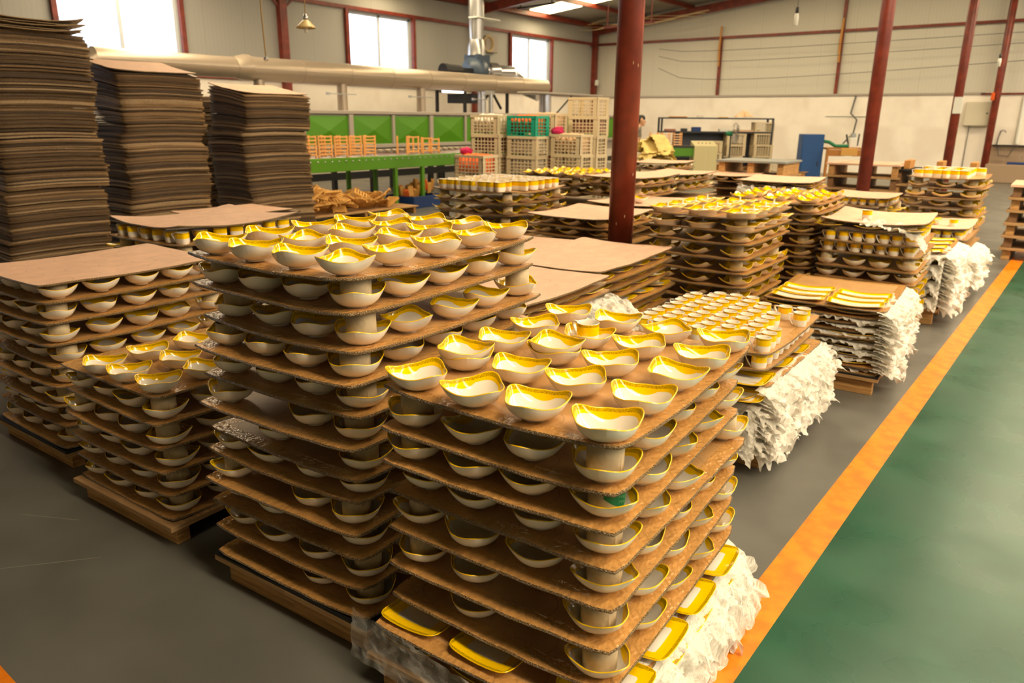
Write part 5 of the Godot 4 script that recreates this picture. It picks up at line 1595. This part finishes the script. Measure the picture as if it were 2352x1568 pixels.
	for q in [-1.58, 1.58]:
		for e in [-0.23, 0.23]:
			inst("upright", box_mesh(Vector3(0.05, 1.72, 0.05)), M.rack_dark, sh, P(q, 0.86, e))
	inst("back_panel", box_mesh(Vector3(2.7, 1.1, 0.02)), M.rack_back, sh, P(0.2, 0.75, -0.22))
	var bx := P(-9.15, 0, -21.3, deg_to_rad(38))
	var items := [[-0.55, 1.34, 0.24, 0.12, 0.2, "box_blue", "blue box on the middle shelf of the dark rack", "box"], [-0.9, 1.34, 0.16, 0.08, 0.2, "dark_steel", "black bundle on the middle shelf of the dark rack", "bundle"], [-1.3, 1.34, 0.3, 0.06, 0.2, "clay", "brown flat box on the middle shelf of the dark rack", "box"], [0.25, 1.34, 0.28, 0.07, 0.2, "white_plastic", "white tray on the middle shelf of the dark rack", "tray"], [0.9, 1.34, 0.7, 0.05, 0.3, "paper_fill", "cardboard flats on the middle shelf of the dark rack", "cardboard"], [-0.45, 1.72, 0.16, 0.07, 0.2, "paper_white", "small pale box on top of the dark rack", "box"], [-1.1, 1.72, 0.5, 0.03, 0.2, "bamboo", "flat board lying on top of the dark rack", "board"], [0.2, 1.72, 0.25, 0.02, 0.2, "straw_wood", "thin wooden strip on top of the dark rack", "board"]]
	for a in items:
		tag(inst("stored_" + str(a[7]), box_mesh(Vector3(a[2], a[3], a[4]), 0.006), M[a[5]], self, bx * P(a[0], a[1] + a[3] / 2, 0.05)), a[6], a[7])
	drape("stored_cloth", "pale crumpled cloth on top of the dark rack", bx, 0.6, 0.5, 93, func(u, v): return Vector3(0.55 + u * 0.5, 1.75 + 0.16 * sin(u * PI) * sin(v * PI), (v - 0.5) * 0.3), M.paper_fill)
	# standing fan
	var fa := thing("standing_fan", "tall standing fan with wire guard", "fan", P(-8.0, 0, -19.7, deg_to_rad(100)))
	s = st()
	lathe(s, [Vector2(0, 0), Vector2(0.2, 0), Vector2(0.2, 0.02), Vector2(0.02, 0.05), Vector2(0.018, 1.28), Vector2(0, 1.28)], 16)
	inst("stem", done(s), M.dark_steel, fa)
	s = st()
	lathe(s, [Vector2(0, 0), Vector2(0.06, 0.0), Vector2(0.07, 0.1), Vector2(0.03, 0.18), Vector2(0, 0.18)], 14, Transform3D(Basis(Vector3.RIGHT, -PI / 2), Vector3(0, 1.32, 0.04)))
	inst("motor", done(s), M.hose_green, fa)
	for k in 3:
		s = st()
		var kk := k
		grid(s, 6, 4, func(u, v):
			var a: float = kk * TAU / 3 + (u - 0.5) * 1.3
			var r: float = 0.03 + 0.23 * v
			return Vector3(cos(a) * r, 1.32 + sin(a) * r, 0.10 + 0.05 * (u - 0.5)))
		inst("blade", done(s), M.kiln_grey, fa)
	s = st()
	for k in 16:
		var a := TAU * k / 16
		pipe(s, [Vector3(cos(a) * 0.04, 1.32 + sin(a) * 0.04, 0.17), Vector3(cos(a) * 0.22, 1.32 + sin(a) * 0.22, 0.17), Vector3(cos(a) * 0.28, 1.32 + sin(a) * 0.28, 0.10), Vector3(cos(a) * 0.22, 1.32 + sin(a) * 0.22, 0.04)], 0.003, 4, false)
	for r in [0.06, 0.14, 0.22, 0.28]:
		var pts := []
		for k in 25: pts.append(Vector3(cos(TAU * k / 24) * r, 1.32 + sin(TAU * k / 24) * r, 0.17 if r < 0.25 else 0.10))
		pipe(s, pts, 0.003, 4, false)
	inst("guard", done(s), M.wire, fa)
	# blue cabinet, yellow bench and machine
	var bc := thing("blue_cabinet", "tall worn blue steel cabinet by the far wall", "cabinet", P(-6.42, 0, -21.35, deg_to_rad(33)))
	inst("body", box_mesh(Vector3(0.56, 1.32, 0.42), 0.01), M.blue_cabinet, bc, P(0, 0.66, 0))
	inst("door", box_mesh(Vector3(0.44, 0.62, 0.015), 0.005), M.blue_cabinet, bc, P(-0.03, 0.52, 0.215))
	inst("handle", box_mesh(Vector3(0.02, 0.12, 0.02)), M.dark_steel, bc, P(0.16, 0.55, 0.23))
	var yb := thing("wooden_bench", "orange wooden workbench beside the blue cabinet", "bench", P(-5.62, 0, -21.75, deg_to_rad(33)))
	inst("top", box_mesh(Vector3(1.15, 0.04, 0.6), 0.005), M.bench_yellow, yb, P(0, 0.96, 0))
	for k in 2: inst("drawer", box_mesh(Vector3(0.4, 0.16, 0.03), 0.006), M.bench_yellow, yb, P(-0.32 + k * 0.62, 0.85, 0.27))
	inst("drawer_front", box_mesh(Vector3(0.42, 0.2, 0.03), 0.01), M.straw_wood, yb, P(0.0, 0.88, 0.30))
	for q in [-0.54, 0.54]:
		for e in [-0.25, 0.25]:
			inst("leg", box_mesh(Vector3(0.06, 0.94, 0.06)), M.bench_yellow, yb, P(q, 0.47, e))
	s = st()
	pipe(s, [Vector3(-6.2, 1.15, -21.45), Vector3(-6.0, 1.12, -21.5), Vector3(-5.85, 1.02, -21.6), Vector3(-5.6, 1.02, -21.75), Vector3(-5.5, 1.03, -21.8)], 0.045, 10)
	tag(inst("green_hose", done(s), M.hose_green, self), "thick green hose from the blue cabinet along the bench", "hose")
	var ma := thing("bench_machine", "small pale bench machine with levers on the orange bench", "machine", P(-5.5, 0.98, -21.85, deg_to_rad(33)))
	inst("body", box_mesh(Vector3(0.2, 0.26, 0.2), 0.02), M.white_plastic, ma, P(0, 0.13, 0))
	inst("head", box_mesh(Vector3(0.12, 0.12, 0.14), 0.02), M.galvanised, ma, P(0, 0.31, 0))
	s = st()
	bar(s, Vector3(-0.12, 0.1, 0.05), Vector3(-0.2, 0.34, 0.08), 0.03, 0.03)
	bar(s, Vector3(0.12, 0.05, 0.05), Vector3(0.14, 0.36, 0.05), 0.03, 0.03)
	inst("lever", done(s), M.dark_steel, ma)
	s = st()
	pipe(s, [Vector3(-6.72, 2.43, BZ + 0.1), Vector3(-6.8, 1.9, BZ + 0.12), Vector3(-6.55, 1.7, BZ + 0.3), Vector3(-6.6, 1.3, BZ + 0.3), Vector3(-6.9, 0.96, BZ + 0.2)], 0.025, 6)
	tag(inst("hanging_cable", done(s), M.wire, self), "black cable looping down the far wall above the orange bench", "cable")
	# boxes and sink on the far wall
	var eb := thing("fuse_box", "large cream electrical box on the far wall between two columns", "fuse box", P(-3.28, 1.89, BZ + 0.14))
	inst("box_body", box_mesh(Vector3(0.66, 0.68, 0.2), 0.012), M.box_cream, eb)
	inst("box_door", box_mesh(Vector3(0.62, 0.64, 0.02), 0.008), M.box_cream, eb, P(0, 0, 0.105))
	inst("lock", box_mesh(Vector3(0.05, 0.03, 0.02)), M.dark_steel, eb, P(0.24, 0.02, 0.12))
	s = st()
	pipe(s, [Vector3(-3.45, 1.55, BZ + 0.1), Vector3(-3.46, 0.9, BZ + 0.08), Vector3(-3.46, 0.1, BZ + 0.08)], 0.012, 6)
	tag(inst("thin_cable", done(s), M.wire, self), "thin cable running down below the cream electrical box", "cable")
	tag(inst("switch_box", box_mesh(Vector3(0.18, 0.36, 0.05), 0.008), M.white_plastic, self, P(-2.93, 2.02, -20.18)), "white switch box fixed to the third red column", "switch box")
	tag(inst("warning_light", box_mesh(Vector3(0.09, 0.22, 0.08), 0.02), M.orange_plastic, self, P(-2.94, 2.36, -25.96)), "small orange fitting on the column nearest the far wall", "fitting")
	var sk := thing("sink_unit", "low tiled sink with a blue tray at the far wall", "sink", P(-1.7, 0, BZ + 0.45))
	inst("basin", box_mesh(Vector3(2.2, 0.52, 0.6), 0.02), M.tile, sk, P(0, 0.26, 0))
	inst("blue_tray", box_mesh(Vector3(0.6, 0.06, 0.3), 0.01), M.box_blue, sk, P(-0.3, 0.55, 0))
	var fc := thing("faucet", "chrome faucet above the tiled sink", "faucet", P(-2.68, 1.05, BZ + 0.1))
	s = st()
	pipe(s, [Vector3(0, 0, 0.0), Vector3(0.02, 0.2, 0.05), Vector3(0.06, 0.38, 0.1), Vector3(0.14, 0.40, 0.16), Vector3(0.2, 0.34, 0.18)], 0.022, 8)
	inst("spout", done(s), M.silver, fc)
	inst("shelf", box_mesh(Vector3(0.9, 0.03, 0.12)), M.dark_steel, fc, P(0.35, -0.02, 0.02))
	s = st()
	pipe(s, [Vector3(0.05, -0.03, 0.05), Vector3(0.1, -0.3, 0.08), Vector3(0.35, -0.32, 0.08), Vector3(0.45, -0.05, 0.05)], 0.015, 6)
	inst("hose", done(s), M.wire, fc)
	s = st()
	pipe(s, [Vector3(-2.2, 2.4, BZ + 0.1), Vector3(-2.2, 1.08, BZ + 0.1)], 0.05, 10)
	tag(inst("white_pipe", done(s), M.white_plastic, self), "white water pipe running down beside the faucet", "pipe")
	# pallet of wooden frames and blocks on the floor before the conveyor
	pallet(P(-9.72, 0, -9.75, PI / 2), 2.4, 1.0, 0.13, "long wooden pallet holding wooden frames before the conveyor", false, false)
	rng.seed = 44
	for k in 48:
		var lay := k / 20
		var fx := thing("wood_grate", "small slatted wooden grate in the heap before the conveyor", "wooden grate", Transform3D(Basis.from_euler(Vector3(rng.randf_range(-0.7, 0.7), rng.randf_range(-1.5, 1.5), rng.randf_range(-0.5, 0.5))), Vector3(-9.92 - (k % 2) * 0.34 - rng.randf_range(0, 0.1), 0.20 + lay * 0.10 + rng.randf_range(0.0, 0.06), -7.5 - ((k % 20) / 2) * 0.2 * (1.0 - 0.12 * lay) - rng.randf_range(0.0, 0.06))), "slatted wooden grates heaped before the conveyor")
		for q in [-1, 1]:
			inst("rail", box_mesh(Vector3(0.03, 0.03, 0.34), 0.003), M.straw_wood, fx, P(q * 0.1, 0, 0))
		for j in 7:
			inst("slat", box_mesh(Vector3(0.23, 0.012, 0.028), 0.002), M.straw_wood, fx, P(0, 0.02, -0.15 + j * 0.05))
	var bb := thing("blue_box", "blue plastic box full of wooden blocks under the conveyor", "box", P(-10.55, 0, -10.5, deg_to_rad(4)))
	for q in [-1, 1]:
		inst("side_wall", box_mesh(Vector3(0.02, 0.22, 0.84), 0.004), M.box_blue, bb, P(q * 0.35, 0.11, 0))
		inst("end_wall", box_mesh(Vector3(0.7, 0.22, 0.02), 0.004), M.box_blue, bb, P(0, 0.11, q * 0.42))
	inst("bottom", box_mesh(Vector3(0.7, 0.02, 0.84)), M.box_blue, bb, P(0, 0.01, 0))
	for k in 22:
		tag(inst("wood_offcut", box_mesh(Vector3(0.06, 0.20, 0.10), 0.004), M.straw_wood if k % 5 else M.paper_orange, self, Transform3D(Basis.from_euler(Vector3(rng.randf_range(-0.3, 0.3), rng.randf_range(-1, 1), rng.randf_range(-0.5, 0.5))), Vector3(-10.4 - (k % 3) * 0.13, 0.24 + 0.06 * (k % 2) + 0.1 * (k / 12), -10.15 - (k / 3) * 0.10 + 0.0))), "pale wooden offcut heaped in the blue box", "wood block", "wooden offcuts in the blue box")

# ---------------------------------------------------------------- the worker half hidden behind the column
func capsule(p: Vector3, a: Vector3, b: Vector3, ra: float, rb: float) -> float:
	var ab := b - a
	var t := clampf((p - a).dot(ab) / ab.length_squared(), 0, 1)
	return p.distance_to(a + ab * t) - lerpf(ra, rb, t)

func nets(s: SurfaceTool, bones: Array, cell: float, k: float, tint: Callable) -> void:
	var lo := Vector3(1e9, 1e9, 1e9)
	var hi := -lo
	for b in bones:
		for e in [[b[0], b[2]], [b[1], b[3]]]:
			lo = lo.min(e[0] - Vector3.ONE * (e[1] + 2.5 * cell))
			hi = hi.max(e[0] + Vector3.ONE * (e[1] + 2.5 * cell))
	var n := Vector3i(((hi - lo) / cell).ceil()) + Vector3i.ONE
	var f := PackedFloat32Array()
	f.resize(n.x * n.y * n.z)
	f.fill(1e3)
	for b in bones:
		var r: float = maxf(b[2], b[3]) + 0.06
		var blo := Vector3i(((b[0].min(b[1]) - Vector3.ONE * r - lo) / cell).floor()).clamp(Vector3i.ZERO, n - Vector3i.ONE)
		var bhi := Vector3i(((b[0].max(b[1]) + Vector3.ONE * r - lo) / cell).ceil()).clamp(Vector3i.ZERO, n - Vector3i.ONE)
		for z in range(blo.z, bhi.z + 1):
			for y in range(blo.y, bhi.y + 1):
				for x in range(blo.x, bhi.x + 1):
					var d := capsule(lo + Vector3(x, y, z) * cell, b[0], b[1], b[2], b[3])
					var i := (z * n.y + y) * n.x + x
					var o := f[i]
					if o > 100.0: f[i] = d
					else:
						var h := clampf(0.5 + 0.5 * (o - d) / k, 0, 1)
						f[i] = lerpf(o, d, h) - k * h * (1 - h)
	var vid := {}
	var vp := []
	var at := func(x: int, y: int, z: int) -> float: return f[(z * n.y + y) * n.x + x]
	for z in n.z - 1:
		for y in n.y - 1:
			for x in n.x - 1:
				var c := Vector3.ZERO
				var m := 0
				var v := []
				for q in 8: v.append(at.call(x + (q & 1), y + ((q >> 1) & 1), z + (q >> 2)))
				for e in [[0, 1], [2, 3], [4, 5], [6, 7], [0, 2], [1, 3], [4, 6], [5, 7], [0, 4], [1, 5], [2, 6], [3, 7]]:
					if (v[e[0]] < 0) != (v[e[1]] < 0):
						var t: float = v[e[0]] / (v[e[0]] - v[e[1]])
						c += Vector3(e[0] & 1, (e[0] >> 1) & 1, e[0] >> 2).lerp(Vector3(e[1] & 1, (e[1] >> 1) & 1, e[1] >> 2), t)
						m += 1
				if m:
					vid[(z * n.y + y) * n.x + x] = vp.size()
					vp.append(lo + (Vector3(x, y, z) + c / m) * cell)
	s.set_smooth_group(0)
	for z in range(1, n.z - 1):
		for y in range(1, n.y - 1):
			for x in range(1, n.x - 1):
				var a: float = at.call(x, y, z)
				for ax in 3:
					var d := [Vector3i(1, 0, 0), Vector3i(0, 1, 0), Vector3i(0, 0, 1)]
					var b: float = at.call(x + d[ax].x, y + d[ax].y, z + d[ax].z)
					if (a < 0) == (b < 0): continue
					var u: Vector3i = d[(ax + 1) % 3]
					var w: Vector3i = d[(ax + 2) % 3]
					var q := []
					for o in [Vector3i.ZERO, -u, -u - w, -w]:
						q.append(vid.get(((z + o.z) * n.y + y + o.y) * n.x + x + o.x, -1))
					if q.has(-1): continue
					for i in ([0, 2, 1, 0, 3, 2] if a < 0 else [0, 1, 2, 0, 2, 3]):
						s.set_color(tint.call(vp[q[i]]))
						s.add_vertex(vp[q[i]])

func build_person() -> void:
	var t := thing("person", "worker in a grey t-shirt bending over work behind the nearest red column", "person", P(-8.97, 0, -16.18, deg_to_rad(128)))
	# faces local +z; hip at 0.93
	var hip := Vector3(0, 0.94, 0)
	var chest := Vector3(0, 1.30, 0.07)
	var neck := Vector3(0, 1.46, 0.12)
	var bones := []
	var B := func(a, b, ra, rb): bones.append([a, b, ra, rb])
	for q in [-1, 1]:
		var h := Vector3(q * 0.09, 0.90, 0)
		var kn := Vector3(q * 0.10, 0.50, 0.03)
		var an := Vector3(q * 0.10, 0.09, -0.02)
		B.call(h, kn, 0.088, 0.058)
		B.call(kn, an, 0.056, 0.040)
		B.call(an, an + Vector3(0, -0.05, 0.15), 0.042, 0.034)
		var sh := Vector3(q * 0.17, 1.42, 0.09)
		var el := Vector3(q * 0.23, 1.16, 0.04)
		var wr: Vector3 = Vector3(q * 0.13, 1.06, 0.27)
		B.call(sh, el, 0.055, 0.043)
		B.call(el, wr, 0.042, 0.029)
		B.call(neck - Vector3(0, 0.02, 0), sh, 0.06, 0.062)
		B.call(hip + Vector3(q * 0.05, 0, 0), chest + Vector3(q * 0.07, 0, 0), 0.105, 0.115)
		B.call(chest + Vector3(q * 0.07, 0, 0), chest + Vector3(q * 0.08, 0.10, 0.02), 0.112, 0.085)
	B.call(neck - Vector3(0, 0.04, 0), neck + Vector3(0, 0.07, 0.03), 0.056, 0.052)
	var shirt := Color(0.16, 0.15, 0.13)
	var skin := Color(0.62, 0.36, 0.22)
	var pants := Color(0.04, 0.045, 0.06)
	var s := st()
	nets(s, bones, 0.022, 0.05, func(p: Vector3):
		if p.y > 1.49: return skin
		if absf(p.x) > 0.15 and p.y < 1.25 and p.y > 0.98: return skin
		if p.z > 0.17 and p.y > 0.98 and p.y < 1.25: return skin
		if p.y < 0.12: return Color(0.03, 0.03, 0.03)
		return pants if p.y < 0.95 else shirt)
	# head
	var hc := neck + Vector3(0, 0.165, 0.06)
	nets(s, [[hc + Vector3(0, 0.03, -0.015), hc + Vector3(0, 0.01, 0.0), 0.092, 0.085], [hc + Vector3(0, -0.03, 0.02), hc + Vector3(0, -0.085, 0.05), 0.068, 0.04], [hc + Vector3(0, 0.0, 0.085), hc + Vector3(0, -0.03, 0.105), 0.012, 0.017], [hc + Vector3(-0.09, -0.01, 0), hc + Vector3(-0.093, 0.02, -0.01), 0.014, 0.018], [hc + Vector3(0.09, -0.01, 0), hc + Vector3(0.093, 0.02, -0.01), 0.014, 0.018], [hc + Vector3(-0.02, -0.06, 0.082), hc + Vector3(0.02, -0.06, 0.082), 0.010, 0.010], [neck, hc, 0.052, 0.05]], 0.011, 0.02, func(_p): return skin)
	for q in [-1, 1]:
		var wr: Vector3 = Vector3(q * 0.13, 1.06, 0.27)
		var fw: Vector3 = Vector3(-q * 0.25, -0.15, 1).normalized()
		var side: Vector3 = fw.cross(Vector3.UP).normalized() * q
		var hb := [[wr, wr + fw * 0.07, 0.027, 0.024], [wr + fw * 0.03 + side * 0.02, wr + fw * 0.08 + side * 0.025, 0.018, 0.016], [wr + fw * 0.03 - side * 0.02, wr + fw * 0.08 - side * 0.025, 0.018, 0.016]]
		for k in 4:
			var b0: Vector3 = wr + fw * 0.085 + side * (-0.03 + 0.02 * k)
			var b1: Vector3 = b0 + fw * (0.035 + 0.004 * (1 if k in [1, 2] else 0)) + Vector3(0, -0.012, 0)
			var b2: Vector3 = b1 + fw * 0.022 + Vector3(0, -0.026, 0)
			hb.append([b0, b1, 0.009, 0.0085])
			hb.append([b1, b2, 0.0085, 0.008])
		var th: Vector3 = wr + fw * 0.03 - side * 0.03
		hb.append([th, th + fw * 0.03 - side * 0.025, 0.012, 0.010])
		hb.append([th + fw * 0.03 - side * 0.025, th + fw * 0.06 - side * 0.02, 0.010, 0.009])
		nets(s, hb, 0.006, 0.008, func(_p): return skin)
	inst("body", done(s), M.person_skin, t)
	s = st()
	nets(s, [[hc + Vector3(0, 0.042, -0.03), hc + Vector3(0, 0.05, 0.012), 0.094, 0.082], [hc + Vector3(0, 0.0, -0.055), hc + Vector3(0, -0.05, -0.05), 0.066, 0.05]], 0.011, 0.02, func(_p): return Color(0.015, 0.012, 0.01))
	inst("hair", done(s), M.person_skin, t)

func _ready() -> void:
	set_camera_and_light()
	make_materials()
	build_hall()
	make_ware()
	build_stacks()
	build_piles()
	build_kiln()
	build_ducts()
	build_crates()
	build_far_things()
	build_person()
